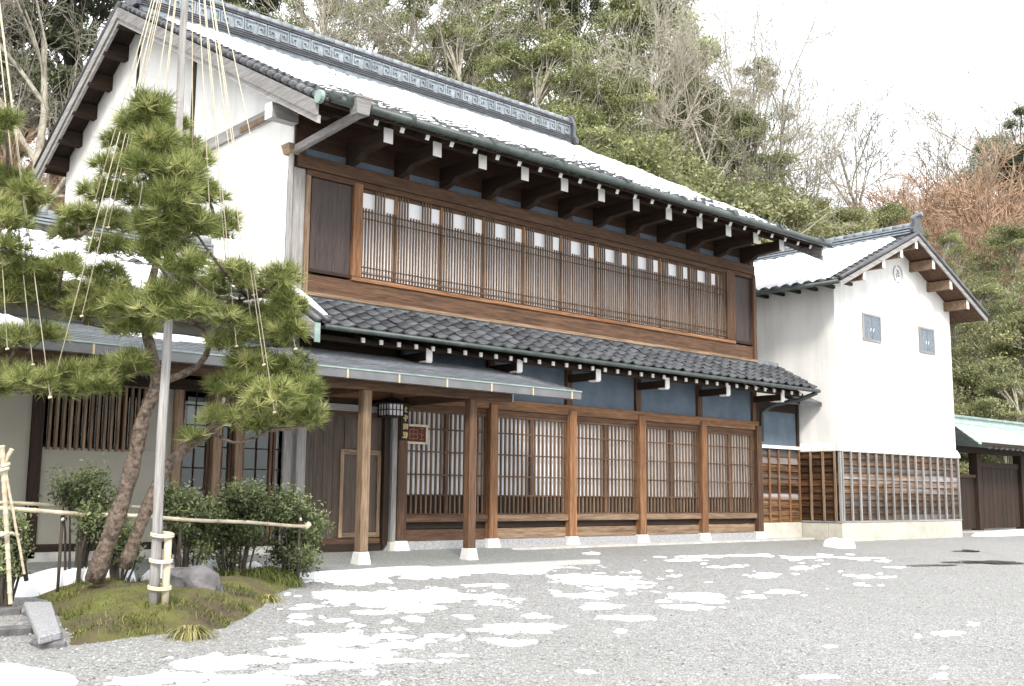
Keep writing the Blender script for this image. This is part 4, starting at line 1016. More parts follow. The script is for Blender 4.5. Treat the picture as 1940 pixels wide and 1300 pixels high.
pads1 = [(310,300,34,18),(352,350,36,18),(322,395,40,18),(300,445,36,14),(352,505,40,16),(330,540,42,18),(300,590,36,14),(365,585,38,16),(288,203,30,20),(262,232,34,18),(318,238,32,18),(238,272,36,20),(298,272,40,20),(346,284,34,20),(216,316,38,18),(276,318,40,20),(340,326,42,20),(382,306,24,14),
 (192,364,38,17),(258,368,42,20),(332,370,42,20),(392,368,32,18),(150,412,38,18),(222,420,42,17),(298,424,42,17),(366,426,40,18),(424,428,30,22),(130,444,30,12),
 (204,470,44,14),(286,478,46,14),(345,468,26,11),
 (120,505,40,15),(190,520,42,15),(110,562,50,18),(200,553,50,18),(165,588,44,15),(252,582,52,18),(318,560,44,17),(388,552,50,20),(442,522,42,20),(492,545,34,20),(532,525,32,18),(545,582,30,26),(482,592,42,18),(430,604,38,13),(500,632,42,16),(550,632,26,18),(250,622,44,13),
 (428,652,36,14),(478,690,46,18),(548,700,40,24),(450,732,50,18),(520,752,52,22),(584,742,24,24),(430,792,50,15),(498,800,42,16),(558,788,36,20),(592,788,18,18),(366,830,22,9),
 (130,708,42,16),(200,700,42,16),(250,690,34,16),(110,738,56,12),(185,730,40,12)]
pb = at_depth(182, 1097, PD)
pine('pine_tree', 'twin-trunked garden pine with layered green pads tied up by straw ropes', [tr1, tr2], lb, pads1, PD, (pb.x, pb.y, mz(pb.x, pb.y)), seed=3, dens=1.2, fwd=True)
# a second pine reaching in from the left edge
tr3 = ([(-170, 1080), (-160, 900), (-150, 700), (-165, 500), (-150, 300), (-155, 150)], .1, .03)
lb3 = [([(-155, 700), (-60, 720), (10, 735)], .03, .012), ([(-165, 520), (-60, 540), (30, 540)], .03, .012), ([(-152, 400), (-60, 400), (30, 395)], .028, .01), ([(-150, 300), (-70, 330), (10, 345)], .025, .01)]
pads3 = [(8,232,24,18),(-30,250,40,20),(15,345,34,18),(48,362,26,14),(20,398,40,20),(70,378,20,12),(-30,400,50,24),(15,425,36,12),(35,505,42,18),(70,528,40,16),(20,560,40,18),(-30,530,50,22),(15,470,30,14),(20,712,38,18),(60,722,40,16),(-20,730,40,18),(35,640,30,14),(85,632,34,14),(-20,640,40,16)]
pb3 = at_depth(-170, 1085, 9.6)
pine('pine_tree', 'second pine reaching in with green branches from the left edge of the picture', [tr3], lb3, pads3, 9.6, (pb3.x, pb3.y, mz(pb3.x, pb3.y)), seed=5, dens=1.15)

# ------------------------------------------------------------------ snow-guard poles and ropes
def pole(label, px, py, dep, toppy, r, ends, slope=0, tied=False):
    b = at_depth(px, py, dep); zt = at_depth(px, toppy, dep).z
    t = thing('support_pole', label, 'pole', (b.x, b.y, b.z), 'tall poles that hold up the pine ropes')
    n = 14; pts = [Vector((b.x+.006*math.sin(i*1.7), b.y, b.z-.1+(zt-b.z+.1)*i/n)) for i in range(n+1)]
    MB().tube(pts, [r*(1-.35*i/n) for i in range(n+1)], 12).obj('pole', G_Z, t, True)
    top = pts[-1]-Vector((0, 0, .1))
    for (ex, ey, dd) in ends:
        e = at_depth(ex, ey, dd); m_ = top.lerp(e, .5)-Vector((0, 0, .015))
        MB().tube([top, m_, e], .0045, 5).obj('rope', ROPE, t, True)
        MB().tube([e-Vector((.014, 0, .01)), e+Vector((.014, 0, 0))], .009, 6).obj('knot', ROPE, t, True)
    MB().tube([top-Vector((0, 0, .12)), top+Vector((0, 0, .06))], r*1.1, 10).obj('rope_binding', ROPE, t)
    if tied:
        st = MB(); o = Vector((.085, -.04, 0))
        st.tube([Vector((b.x, b.y, b.z-.08))+o, Vector((b.x, b.y, b.z+.56))+o], .032, 10).obj('stake', BAMBOO, t, True)
        for z in (.10, .32, .53):
            q = []
            for k in range(17):
                a = 2*math.pi*k/16; q.append((b.x+.042+.093*math.cos(a), b.y-.018+.078*math.sin(a), b.z+z+.012*math.sin(a)))
            for zz in (0, .016): MB().tube([(p[0], p[1], p[2]+zz) for p in q], .009, 5).obj('rope_tie', ROPE, t, True)
    return t
ends1 = [(448, 655, 9.6), (500, 690, 9.5), (480, 640, 9.7), (405, 555, 9.6), (262, 585, 9.5), (155, 598, 9.4), (95, 750, 9.3), (205, 430, 9.6), (235, 330, 9.6), (365, 400, 9.9), (330, 470, 10.0), (250, 480, 9.4), (392, 300, 9.8), (300, 300, 9.5), (560, 660, 9.6), (520, 780, 9.5), (430, 520, 9.7), (180, 380, 9.6)]
pole('weathered grey pole beside the pine trunk, its foot tied to a bamboo stake', 290, 1138, 9.0, -420, .043, ends1, tied=True)
ends2 = [(62, 690, 9.3), (95, 752, 9.2), (52, 442, 9.4), (40, 470, 9.5), (14, 660, 9.2)]
pole('pole standing out of sight left whose ropes cross the left edge', -170, 1135, 9.2, -520, .045, ends2)

# ------------------------------------------------------------------ shrubs
def shrub(label, cx, cy, z0, rx, ry, h, seed, nleaf, crown0=.35, group='garden shrubs', lobes=14):
    rr = random.Random(seed); t = thing('shrub', label, 'shrub', (cx, cy, z0), group)
    mb = MB(); Cs = []
    for i in range(lobes):
        a = rr.random()*6.28; q = math.sqrt(rr.random()); zz = rr.uniform(crown0, .93)
        c = Vector((cx+rx*q*.85*math.cos(a), cy+ry*q*.85*math.sin(a), z0+h*zz)); Cs.append(c)
        b = Vector((cx+rx*.35*q*math.cos(a), cy+ry*.35*q*math.sin(a), z0-.05)); m_ = b.lerp(c, .5)+Vector((rr.gauss(0, .03), rr.gauss(0, .03), .03))
        mb.tube([b, m_, c], [.014, .01, .005], 5, False)
        for _ in range(5):
            e = c+Vector((rr.gauss(0, .35)*rx*.5, rr.gauss(0, .35)*ry*.6, rr.uniform(-.02, .12))); mb.tube([m_.lerp(c, .6), e], [.005, .002], 3, False)
    mb.obj('stems', BARKD, t)
    V_, T_ = [], []
    per = nleaf//lobes
    for c in Cs:
        r3 = np.array((rx*.34, ry*.4, h*.13)); u = nrng.normal(size=(per, 3))*.62
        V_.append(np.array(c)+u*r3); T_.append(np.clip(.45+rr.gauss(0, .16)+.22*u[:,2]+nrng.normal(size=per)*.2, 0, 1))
    C = np.concatenate(V_); V, F = leaf_quads(C, .046, .021, .5)
    mobj('foliage', np_mesh('foliage', V, F, SHRUB, False, np.concatenate(T_)), t)
    return t
def shrub_px(label, x0, x1, ytop, ybot, Y, seed, nleaf, depthm=.3, **kw):
    a, b = atY(x0, ybot, Y), atY(x1, ybot, Y); top = atY((x0+x1)/2, ytop, Y); cx = (a.x+b.x)/2; z0 = mz(cx, Y)
    return shrub(label, cx, Y, z0, abs(b.x-a.x)/2, depthm, top.z-z0, seed, nleaf, **kw)
shrub_px('small open shrub with spreading crown left of the pine trunk', 82, 198, 893, 1062, -2.75, 1, 4200, .26, crown0=.45)
shrub_px('low shrub between the open shrub and the leaning pine trunk', 185, 262, 935, 1062, -2.8, 2, 2400, .2, crown0=.3)
shrub_px('clipped shrub directly right of the support pole under the lattice doors', 300, 400, 920, 1052, -2.62, 3, 8000, .28, crown0=.16)
shrub_px('clipped shrub in the middle of the hedge by the glazed doors', 385, 510, 926, 1052, -2.60, 4, 9500, .28, crown0=.2)
shrub_px('light green shrub at the right end of the hedge by the entrance door', 490, 600, 936, 1050, -2.58, 5, 8500, .28, crown0=.2)
shrub_px('small dark shrub at the left edge behind the bamboo support', -30, 55, 975, 1085, -3.3, 6, 1600, .2, crown0=.4)
# bamboo rail fence through the shrubs
BF = thing('bamboo_fence', 'two horizontal bamboo rails running in front of the shrubs', 'fence', tuple(atY(300, 1060, -2.85)))
def bam(p, q, r, name='rail', par=None):
    p, q = Vector(p), Vector(q); n = 14; pts, rad = [], []
    for i in range(n+1):
        c = p.lerp(q, i/n)+Vector((0, 0, .006*math.sin(i*1.3))); 
        for o_, k in ((-.01, 1), (0, 1.22), (.01, 1)): pts.append(c+(q-p).normalized()*o_); rad.append(r*k*(1-.15*i/n))
    return MB().tube(pts, rad, 8).obj(name, BAMBOO, par, True)
bam(atY(-40, 962, -2.92), atY(582, 997, -2.88), .022, 'rail', BF); bam(atY(-40, 952, -2.45), atY(560, 972, -2.40), .018, 'rail', BF)
for px in (120, 345, 570):
    p = atY(px, 985, -2.90); MB().tube([(p.x, p.y+.03, mz(p.x, p.y)-.05), (p.x, p.y+.03, p.z+.06)], .016, 8).obj('stake', BARKD, BF, True)
    MB().tube([(p.x-.02, p.y-.03, p.z), (p.x+.02, p.y+.05, p.z+.02)], .014, 6).obj('rope_tie', ROPE, BF, True)
e = atY(582, 997, -2.88); MB().tube([e-Vector((.03, 0, .02)), e+Vector((.03, 0, .03))], .03, 7).obj('rope_knot', ROPE, BF, True)
# bamboo tripod at the left edge
BS = thing('bamboo_support', 'crossed bamboo poles tied with straw rope at the left edge', 'support', tuple(atY(25, 1130, -3.6)))
for a, b, r in (((4, 846), (20, 1142), .022), ((22, 852), (-60, 1010), .018), ((8, 880), (46, 1085), .013), ((-20, 1010), (34, 1012), .014)):
    bam(atY(*a, -3.7), atY(*b, -3.6), r, 'pole', BS)
for q in ((8, 882), (6, 890), (6, 1012)):
    p = atY(*q, -3.69); MB().tube([p+Vector((-.035, -.03, -.01)), p+Vector((.035, -.03, .015))], .017, 6).obj('rope_tie', ROPE, BS, True)
p0, p1 = atY(36, 1010, -3.5), atY(50, 1100, -3.4); MB().tube([p0, p1], .02, 7).obj('stake', BARKD, BS, True)

# ------------------------------------------------------------------ grass, sedge, rock, stone slab
def border():
    a, b = atG(300, 1092, .06), atG(548, 1098, .06); n = 5200
    t = nrng.random(n); x = a.x+(b.x-a.x)*t+nrng.normal(size=n)*.05; y = a.y+(b.y-a.y)*t+nrng.normal(size=n)*.10
    x2 = np.full(400, 0); base = np.stack([x, y, mound_z(x, y)+.02+.05*np.clip(poly_sd(x, y), 0, 1)], 1)
    d = rand_dirs(n)*np.array((1, 1, .2))+np.array((-.15, -.45, 1.0)); d /= np.linalg.norm(d, axis=1)[:,None]
    V, F, tn = blades(base, d, .20+.14*nrng.random(n), .0045, .95)
    o = mobj('border_grass', np_mesh('border_grass', V, F, GRASS, False, tn)); tag(o, 'dense band of drooping green grass edging the mound below the hedge', 'grass', kind='stuff')
    # sparse tufts over the moss
    n = 2600; c = np.array([(atG(px, py, .1).x, atG(px, py, .1).y) for px, py in ((200, 1085), (225, 1100), (140, 1150), (120, 1180), (260, 1175), (300, 1180), (440, 1140), (420, 1160), (170, 1110), (100, 1120), (460, 1120), (330, 1155))])
    k = nrng.integers(0, len(c), n); xy = c[k]+nrng.normal(size=(n, 2))*.13
    base = np.stack([xy[:,0], xy[:,1], mound_z(xy[:,0], xy[:,1])], 1); d = rand_dirs(n)*.8+np.array((0, 0, 1.0)); d /= np.linalg.norm(d, axis=1)[:,None]
    kk = poly_sd(xy[:,0], xy[:,1]) > .02; base, d = base[kk], d[kk]; n = len(base)
    V, F, tn = blades(base, d, .05+.09*nrng.random(n), .003, .5)
    m_ = 15000; x = -8.5+5.5*nrng.random(m_); y = -6.3+3.8*nrng.random(m_); kk = (poly_sd(x, y) > .03) & (fbm(x*3, y*3, 55) > .42); x, y = x[kk], y[kk]; m_ = len(x)
    d = rand_dirs(m_)*1.1+np.array((0, 0, 1.0)); d /= np.linalg.norm(d, axis=1)[:,None]
    V2, F2, t2 = blades(np.stack([x, y, mound_z(x, y)-.004], 1), d, .018+.03*nrng.random(m_), .0028, .3)
    F = np.concatenate([F, F2+len(V)]); V = np.concatenate([V, V2]); tn = np.concatenate([tn, t2])
    o = mobj('moss_grass', np_mesh('moss_grass', V, F, GRASS, False, tn)); tag(o, 'thin scattered grass and weeds growing on the moss mound', 'grass', kind='stuff')
border()
def sedge(px, py, label, n, L, seed):
    c = atG(px, py, .14); z = mz(c.x, c.y); a = nrng.random(n)*6.283; q = nrng.random(n)
    base = np.stack([c.x+.05*q*np.cos(a), c.y+.05*q*np.sin(a), np.full(n, z-.01)], 1)
    d = np.stack([np.cos(a)*(.35+.5*q), np.sin(a)*(.35+.5*q), np.full(n, 1.0)], 1); d /= np.linalg.norm(d, axis=1)[:,None]
    V, F, tn = blades(base, d, L*(.6+.5*nrng.random(n)), .0048, .85, 4)
    o = mobj('sedge_clump', np_mesh('sedge_clump', V, F, SEDGE, False, tn)); tag(o, label, 'grass clump')
sedge(362, 1172, 'pale straw-coloured sedge clump in front of the rock', 420, .34, 1)
sedge(505, 1112, 'green and yellow grass clump at the right tip of the mound', 300, .27, 2)
sedge(212, 1098, 'tuft of grass at the foot of the leaning pine trunk', 220, .22, 3)
def rock(px, py, label, sx, sy, sz, seed, rz):
    c = atG(px, py, .10); bm = bmesh.new(); bmesh.ops.create_icosphere(bm, subdivisions=3, radius=1); rr = random.Random(seed)
    pl_ = [(Vector((rr.gauss(0, 1), rr.gauss(0, 1), rr.gauss(.3, .7))).normalized(), rr.uniform(.62, .85)) for _ in range(13)]
    for v in bm.verts:
        for nrm, dd in pl_:
            k = v.co.dot(nrm)
            if k > dd: v.co -= nrm*(k-dd)*.92
        v.co += v.co.normalized()*.03*math.sin(9*v.co.x+7*v.co.y)
        v.co.x *= sx; v.co.y *= sy; v.co.z *= sz
        v.co.z -= .28*v.co.x*(1 if v.co.z > 0 else 0)
    me = bpy.data.meshes.new('rock'); bm.to_mesh(me); bm.free(); me.materials.append(ROCKM)
    o = mobj('rock', me, None, T(c.x, c.y, mz(c.x, c.y)+.02) @ Matrix.Rotation(rz, 4, 'Z')); return tag(o, label, 'rock')
rock(366, 1122, 'angular grey rock half sunk in the mound right of the pole', .34, .22, .21, 4, -.75)
# granite slab on stone blocks, left corner
sl = [atG(*q, .10) for q in ((46, 1140), (98, 1140), (116, 1196), (74, 1206))]
mb = MB().prism([(p.x, p.y, p.z-.06) for p in sl], (0, 0, .06))
o = mb.obj('stone_slab', GRANITE, bevel=.01); tag(o, 'speckled granite slab lying like a bench at the left edge of the mound', 'stone slab')
bb = (sl[2].x+sl[3].x)/2, (sl[2].y+sl[3].y)/2
for (cx, cy, sx, sy, lab) in ((bb[0]+.04, bb[1]+.14, .19, .24, 'dark stone block propping the near end of the granite slab'), ((sl[0].x+sl[1].x)/2-.02, sl[0].y-.15, .2, .26, 'dark stone block under the far end of the granite slab')):
    o = MB().box(cx-sx/2, cx+sx/2, cy-sy/2, cy+sy/2, -.7, ground_z(cx, cy)+.035).obj('stone_block', ROCKM, bevel=.02); tag(o, lab, 'stone')
for (px, py, w_, d_, lab) in ((12, 1190, .55, .14, 'pale kerb stone nearest the camera at the left edge'), (2, 1153, .5, .12, 'narrow grey kerb stone behind the nearer one at the left edge')):
    p = atG(px, py, .05); o = MB().box(p.x-w_/2, p.x+w_/2-.1, p.y-d_/2, p.y+d_/2, -.6, ground_z(p.x, p.y)+.06).obj('kerb_stone', ROCKM, bevel=.015); tag(o, lab, 'kerb stone')

# ------------------------------------------------------------------ snow on the ground
def gz(x, y): return float(ground_zz(x, y))+(float(fbm(np.array([x*.7]), np.array([y*.7]), 5)[0])-.5)*.03*min(1, max(0, (-y-2.4)/2))
PT = [(660,1097,100,10),(960,1078,115,9),(800,1088,90,8),(700,1135,110,13),(820,1128,110,10),(620,1130,55,8),(780,1152,60,7),(700,1160,45,6),(790,1175,30,5),(930,1148,50,8),
 (1160,1104,85,12),(1110,1130,60,6),(1130,1150,45,6),(1150,1170,50,6),(1200,1172,45,5),(1090,1095,50,6),
 (640,1212,110,10),(740,1205,55,6),(560,1235,75,9),(770,1222,80,8),(820,1205,40,5),(700,1240,110,9),(850,1242,60,4),(470,1250,75,9),(1000,1190,60,9),(970,1215,60,6),(1010,1170,35,5),
 (400,1262,80,10),(480,1290,90,12),(330,1285,90,10),(250,1290,60,9),(620,1262,80,5),(760,1252,100,5),(400,1305,120,10),(560,1275,40,4),
 (1320,1130,45,6),(1300,1150,50,7),(1350,1140,28,5),(1180,1196,12,4),(1575,1224,22,6),(1740,1205,12,6),(1800,1200,30,5),(1845,1183,12,3),(1790,1265,14,5),(1785,1280,22,6),(1540,1282,32,4),
 (1330,1055,45,1.6),(1290,1062,40,1.8),(1420,1053,55,1.8),(1540,1056,50,1.5),(1640,1058,40,1.2),(1450,1090,32,4),(1520,1076,22,3),(1400,1072,18,2.5),(1480,1120,30,5),(1430,1130,24,4),(1640,1094,18,4),(1630,1107,10,3),
 (1360,1075,30,1.6),(1700,1075,24,1.2),(545,1128,60,6),(580,1150,40,5),(1250,1140,20,3),(900,1110,30,3),(1000,1055,30,3),(880,1168,20,3),(640,1175,26,4),(670,1185,18,3)]
def ground_snow():
    xs = np.arange(-9.2, 15, .042); ys = np.arange(-11.6, -1.0, .042); X, Y = np.meshgrid(xs, ys)
    Zg = ground_zz(X, Y)+(fbm(X*.7, Y*.7, 5)-.5)*.03*np.clip((-Y-2.4)/2, 0, 1)
    D = np.stack([X-CP.x, Y-CP.y, Zg-CP.z], -1); dz = D@np.array(CF)
    px = 970+CAM_F*(D@np.array(CR))/dz; py = 650-CAM_F*(D@np.array(CU))/dz
    f = np.full(X.shape, -9.0); rr = random.Random(77); P = list(PT)
    for i in range(70): P.append((rr.gauss(700, 190), rr.gauss(1175, 50), rr.uniform(6, 20), rr.uniform(1.5, 4)))
    for i in range(40): P.append((rr.uniform(1000, 1700), rr.uniform(1048, 1130), rr.uniform(6, 16), rr.uniform(.8, 1.8)))
    for cx, cy, rx, ry in P:
        if cy < 1048 or (cx < 500 and cy < 1232): continue
        q = 1-np.hypot((px-cx)/(rx*1.12), (py-cy)/(ry*1.25)); f = np.maximum(f, q)
    n = .40*fbm(X*2.4, Y*2.4, 91, 3)+.32*fbm(X*6, Y*6, 95, 3)+.28*fbm(X*13, Y*13, 99, 2)
    g_ = f+3.8*(n-.5)-.16
    h = np.clip(g_*.08, -.03, .010)+.008*np.clip(f, 0, 1)+.006*(fbm(X*5, Y*5, 97)-.5)-.004
    h = np.where(g_ < -.2, -.03, h)
    idx = np.arange(X.size).reshape(X.shape)
    keep = (np.maximum(np.maximum(h[:-1,:-1], h[1:,1:]), np.maximum(h[1:,:-1], h[:-1,1:])) > 0) & (poly_sd(X, Y)[:-1,:-1] < -.02)
    Q = np.stack([idx[:-1,:-1], idx[:-1,1:], idx[1:,1:], idx[1:,:-1]], -1)[keep]
    used = np.unique(Q); mp = np.full(X.size, -1); mp[used] = np.arange(len(used))
    V = np.stack([X, Y, Zg+h], -1).reshape(-1, 3)[used]
    o = mobj('ground_snow', np_mesh('ground_snow', V, mp[Q], SNOW, True)); tag(o, 'thin melting patches of snow scattered over the gravel yard', 'snow', kind='stuff')
ground_snow()
def snow_px(label, cx, cy, rx, h, seed, depthm, dz=0.0, zf=None):
    c = atG(cx, cy, dz); k = px_m((c-CP).dot(CF)); return lump('snow_pile', label, (c.x, c.y), (rx*k*1.1, depthm), h, zf or mz, seed=seed, n=26)
lump('snow_drift', 'smooth bank of snow filling the left corner of the picture', (atG(-20, 1290).x, atG(-20, 1290).y), (.40, .42), .06, gz, seed=12, n=36)
lump('snow_drift', 'long drift of snow along the porch kerb right of the mound', (atG(690, 1090).x, atG(690, 1090).y+.05), (1.15, .26), .06, gz, seed=15, n=40)
snow_px('broad snow pile under the open shrub left of the pine', 150, 1082, 95, .20, 21, .26, .20)
snow_px('snow pile behind the pole at the foot of the hedge', 322, 1072, 55, .20, 22, .15, .20)
snow_px('pointed snow pile under the middle of the hedge', 415, 1068, 50, .20, 23, .14, .17)
snow_px('last small snow pile at the right end of the hedge', 478, 1068, 30, .15, 24, .12, .15)
cs = atG(1592, 1036); lump('snow_pile', 'mound of shovelled snow at the corner of the storehouse base', (cs.x, cs.y), (.42, .28), .15, gz, seed=31, n=26)

# shallow puddles on the right of the yard
WATER = plain('puddle_water', (.07,.072,.068), (.12,.122,.115), 3, .12, 0, spec=.5)
pv, pf = [], []
for cx, cy, rx, ry, sd_ in ((1870, 1067, 62, 3.2, 1), (1830, 1045, 26, 1.6, 2), (1760, 1072, 40, 1.6, 4)):
    rr = random.Random(sd_); ph = [rr.random()*6 for _ in range(3)]; b = len(pv); n = 36
    for i in range(n):
        a = 6.2832*i/n; q = 1+.22*math.sin(2*a+ph[0])+.2*math.sin(3*a+ph[1])+.12*math.sin(7*a+ph[2]); p = atG(cx+rx*q*math.cos(a), cy+ry*q*math.sin(a)); pv.append((p.x, p.y, gz(p.x, p.y)+.016))
    pf.append(tuple(range(b, b+n))[::-1])
me = bpy.data.meshes.new('puddle'); me.from_pydata(pv, [], pf); me.update(); me.materials.append(WATER); o = mobj('puddle_water', me); tag(o, kind='structure')
# ------------------------------------------------------------------ trees on the hillside behind
LEAF_G = leafmat('evergreen_leaves', [(0, (.065,.082,.034)), (.45, (.21,.24,.105)), (1, (.56,.58,.33))], .5, .3, .2)
LEAF_D = leafmat('dark_conifer_leaves', [(0, (.03,.04,.022)), (.5, (.095,.115,.06)), (1, (.26,.29,.15))], .55, .2, .2)
LEAF_O = leafmat('olive_leaves', [(0, (.08,.095,.038)), (.45, (.28,.30,.135)), (1, (.64,.65,.38))], .5, .35, .15)
LEAF_Y = leafmat('pale_leaves', [(0, (.14,.155,.065)), (.5, (.30,.31,.15)), (1, (.58,.57,.34))], .5, .35, .15)
TWIGB = leafmat('brown_twigs', [(0, (.12,.075,.05)), (.5, (.28,.18,.12)), (1, (.46,.32,.22))], .8, 0, .15)
LITTR = BARK2
def skeleton(seed, h, spread, levels, kids, trunk_r, base_clear=.3, lean=.0, droop=0.0):
    """list of (points, radii, level)"""
    rr = random.Random(seed); out_ = []
    def grow(p, d, L, r, lv):
        n = 4 if lv < 2 else 3; pts, rad = [p.copy()], [r]; q = p.copy(); dd = d.copy()
        for i in range(n):
            dd = (dd+Vector((rr.gauss(0, .13), rr.gauss(0, .13), rr.gauss(.05-droop*lv*.06, .10)))).normalized()
            q = q+dd*(L/n); pts.append(q.copy()); rad.append(max(.004, r*(1-.62*(i+1)/n)))
        out_.append((pts, rad, lv))
        if lv >= levels: return
        for k in range(kids[lv]):
            t = rr.uniform(base_clear if lv == 0 else .25, 1.0); i = min(n-1, int(t*n)); f = t*n-i
            s = pts[i].lerp(pts[i+1], f); a = rr.random()*6.283
            ax = (pts[i+1]-pts[i]).normalized(); u = ax.orthogonal().normalized(); v = ax.cross(u)
            nd = (ax*rr.uniform(.45, .9)+(u*math.cos(a)+v*math.sin(a))*spread*rr.uniform(.6, 1.1)).normalized()
            grow(s, nd, L*rr.uniform(.42, .62)*(1.15-.45*t if lv == 0 else 1), rad[i]*rr.uniform(.42, .62), lv+1)
    grow(Vector((0, 0, -.4)), Vector((lean, 0, 1)).normalized(), h*.72, trunk_r, 0)
    return out_
def skel_mesh(name, sk, mat, lv0=0, lv1=9, minr=0.0):
    mb = MB()
    for pts, rad, lv in sk:
        if lv0 <= lv <= lv1: mb.tube(pts, [max(r, minr) for r in rad], 7 if lv == 0 else (5 if lv == 1 else 3), False)
    me = bpy.data.meshes.new(name); me.from_pydata(mb.v, [], mb.f)
    for p in me.polygons: p.use_smooth = True
    me.update(); me.materials.append(mat); return me
def leafy(seed, h, lobes, per, R, z0, leaf, mat, bark, flat=.5, cone=0.0, up=.6, spreadsz=.30):
    """crown of leafy lobes carried by limbs"""
    rr = random.Random(seed); mb = MB(); tr_ = [Vector((rr.gauss(0, .12)*i, rr.gauss(0, .12)*i, -.5+i*h*.9/7)) for i in range(8)]
    mb.tube(tr_, [.03*h*(1-.11*i) for i in range(8)], 8, False); Cs, Ts = [], []
    for i in range(lobes):
        zz = rr.random()**.8; z = h*(z0+(1-z0)*zz*.96); prf = (1-cone*zz)*(math.sin(math.pi*(.18+.78*zz)) if not cone else 1)
        a = rr.random()*6.283; q = R*prf*(.35+.6*math.sqrt(rr.random())); c = Vector((q*math.cos(a), q*math.sin(a), z))
        s = max(0, min(6, int((z-q*.5)/(h*.9)*7))); b = tr_[s]
        mb.tube([b, b.lerp(c, .5)+Vector((rr.gauss(0, .1), rr.gauss(0, .1), .1)), c], [.012*h*(1-.1*s), .008*h*(1-.1*s), .02], 5, False)
        for _ in range(3):
            e = c+Vector((rr.gauss(0, .5), rr.gauss(0, .5), rr.gauss(.1, .3)))*R*.3; mb.tube([b.lerp(c, .7), e], [.03, .012], 3, False)
        sz = R*spreadsz*rr.uniform(.7, 1.2); n = int(per*rr.uniform(.7, 1.3))
        u = nrng.normal(size=(n, 3)); u /= np.linalg.norm(u, axis=1)[:,None]; u *= (.35+.65*nrng.random(n)**.5)[:,None]*(1+.25*nrng.normal(size=n))[:,None]
        Cs.append(np.array(c)+u*np.array((sz, sz, sz*flat))); Ts.append(np.clip(.42+rr.gauss(0, .17)+nrng.normal(size=n)*.17, 0, 1))
    V, F = leaf_quads(np.concatenate(Cs), leaf, leaf*.55, up)
    tm = bpy.data.meshes.new('trunk'); tm.from_pydata(mb.v, [], mb.f)
    for p in tm.polygons: p.use_smooth = True
    tm.update(); tm.materials.append(bark)
    return {'h': h, 'parts': [('trunk', tm), ('crown', np_mesh('crown', V, F, mat, False, np.concatenate(Ts)))]}
def bare(seed, h, kids, r, bark, spread=.75, minr=.008, clear=.3):
    sk = skeleton(seed, h, spread, 4, kids, r, clear); top = max(p.z for pts, _, _ in sk for p in pts)
    return {'h': top, 'parts': [('trunk', skel_mesh('trunk', sk, bark, 0, 1)), ('branches', skel_mesh('branches', sk, bark, 2, 9, minr))]}
def thicket(seed, h, R, n, mat):
    """many-stemmed brush: branching stems fanning out of one root"""
    rr = random.Random(seed); mb = MB(); top = 0; tone = []
    for _ in range(n):
        sk = skeleton(rr.randrange(9999), h*rr.uniform(.75, 1.05), .6, 3, (9, 6, 4), .035, .15, rr.gauss(0, .12))
        a = rr.random()*6.283; ca, sa = math.cos(a), math.sin(a); ox, oy = rr.gauss(0, R*.4), rr.gauss(0, R*.4)
        for pts, rad, lv in sk:
            q = [Vector((ox+p.x*ca-p.y*sa, oy+p.x*sa+p.y*ca, p.z)) for p in pts]; top = max(top, q[-1].z)
            k = len(mb.f); mb.tube(q, [max(.006, r_) for r_ in rad], 3, False); tone += [.25+.18*lv]*(len(mb.f)-k)
    me = np_mesh('stems', mb.v, mb.f, mat, False, np.array(tone))
    return {'h': top, 'parts': [('stems', me)]}
PROTO = {
 'E1': leafy(1, 11, 62, 420, 3.2, .30, .13, LEAF_G, BARK2, .45, spreadsz=.19),
 'E2': leafy(2, 11, 56, 420, 3.0, .34, .13, LEAF_G, BARK2, .42, spreadsz=.19),
 'E3': leafy(3, 11, 110, 480, 4.6, .12, .135, LEAF_G, BARKD, .45, spreadsz=.20),
 'P1': leafy(8, 11, 74, 430, 3.8, .22, .13, LEAF_O, BARK2, .26, up=1.3, spreadsz=.25),
 'P2': leafy(9, 11, 50, 430, 3.4, .32, .13, LEAF_O, BARK2, .24, up=1.3, spreadsz=.22),
 'D1': leafy(4, 14, 76, 420, 2.9, .18, .14, LEAF_D, BARKD, .4, cone=.75, up=.2, spreadsz=.24),
 'D2': leafy(5, 13, 60, 420, 2.8, .25, .14, LEAF_D, BARKD, .45, cone=.4, up=.3, spreadsz=.22),
 'Y1': leafy(6, 7, 64, 480, 3.4, .08, .12, LEAF_Y, BARK2, .5, spreadsz=.22),
 'Y2': leafy(7, 8, 64, 480, 2.9, .10, .12, LEAF_Y, BARK2, .55, spreadsz=.23),
 'B1': bare(11, 12, (9, 6, 6, 5), .20, BARK2),
 'B2': bare(12, 11, (8, 6, 5, 5), .15, BARK2, .65),
 'B3': bare(13, 9, (7, 5, 5, 4), .12, BARK2, .6, .008, .45),
 'B4': bare(14, 12, (10, 7, 6, 5), .24, BARK2, .9),
 'R1': thicket(21, 5, 2.4, 11, TWIGB), 'R2': thicket(22, 4.4, 2.2, 9, TWIGB),
}
def tree(kind, px, ytop, dist, wsc, label, cat='tree', group='trees on the hillside', name=None):
    d = ray(px, ytop); k = dist/math.hypot(d.x, d.y); P = CP+d*k; zb = base_z(P.x, P.y); pr_ = PROTO[kind]
    s = max(.2, (P.z-zb)/pr_['h'])
    nm = name or {'E': 'evergreen_tree', 'D': 'conifer_tree', 'Y': 'leafy_bush', 'B': 'bare_tree', 'R': 'bare_thicket', 'P': 'evergreen_tree'}[kind[0]]
    t = thing(nm, label, cat, (P.x, P.y, zb), group)
    M = T(P.x, P.y, zb) @ Matrix.Rotation(rng.random()*6.283, 4, 'Z') @ Matrix.Diagonal((s*wsc, s*wsc, s, 1))
    for n_, me in pr_['parts']: mobj(n_, me, t, M)
    return t
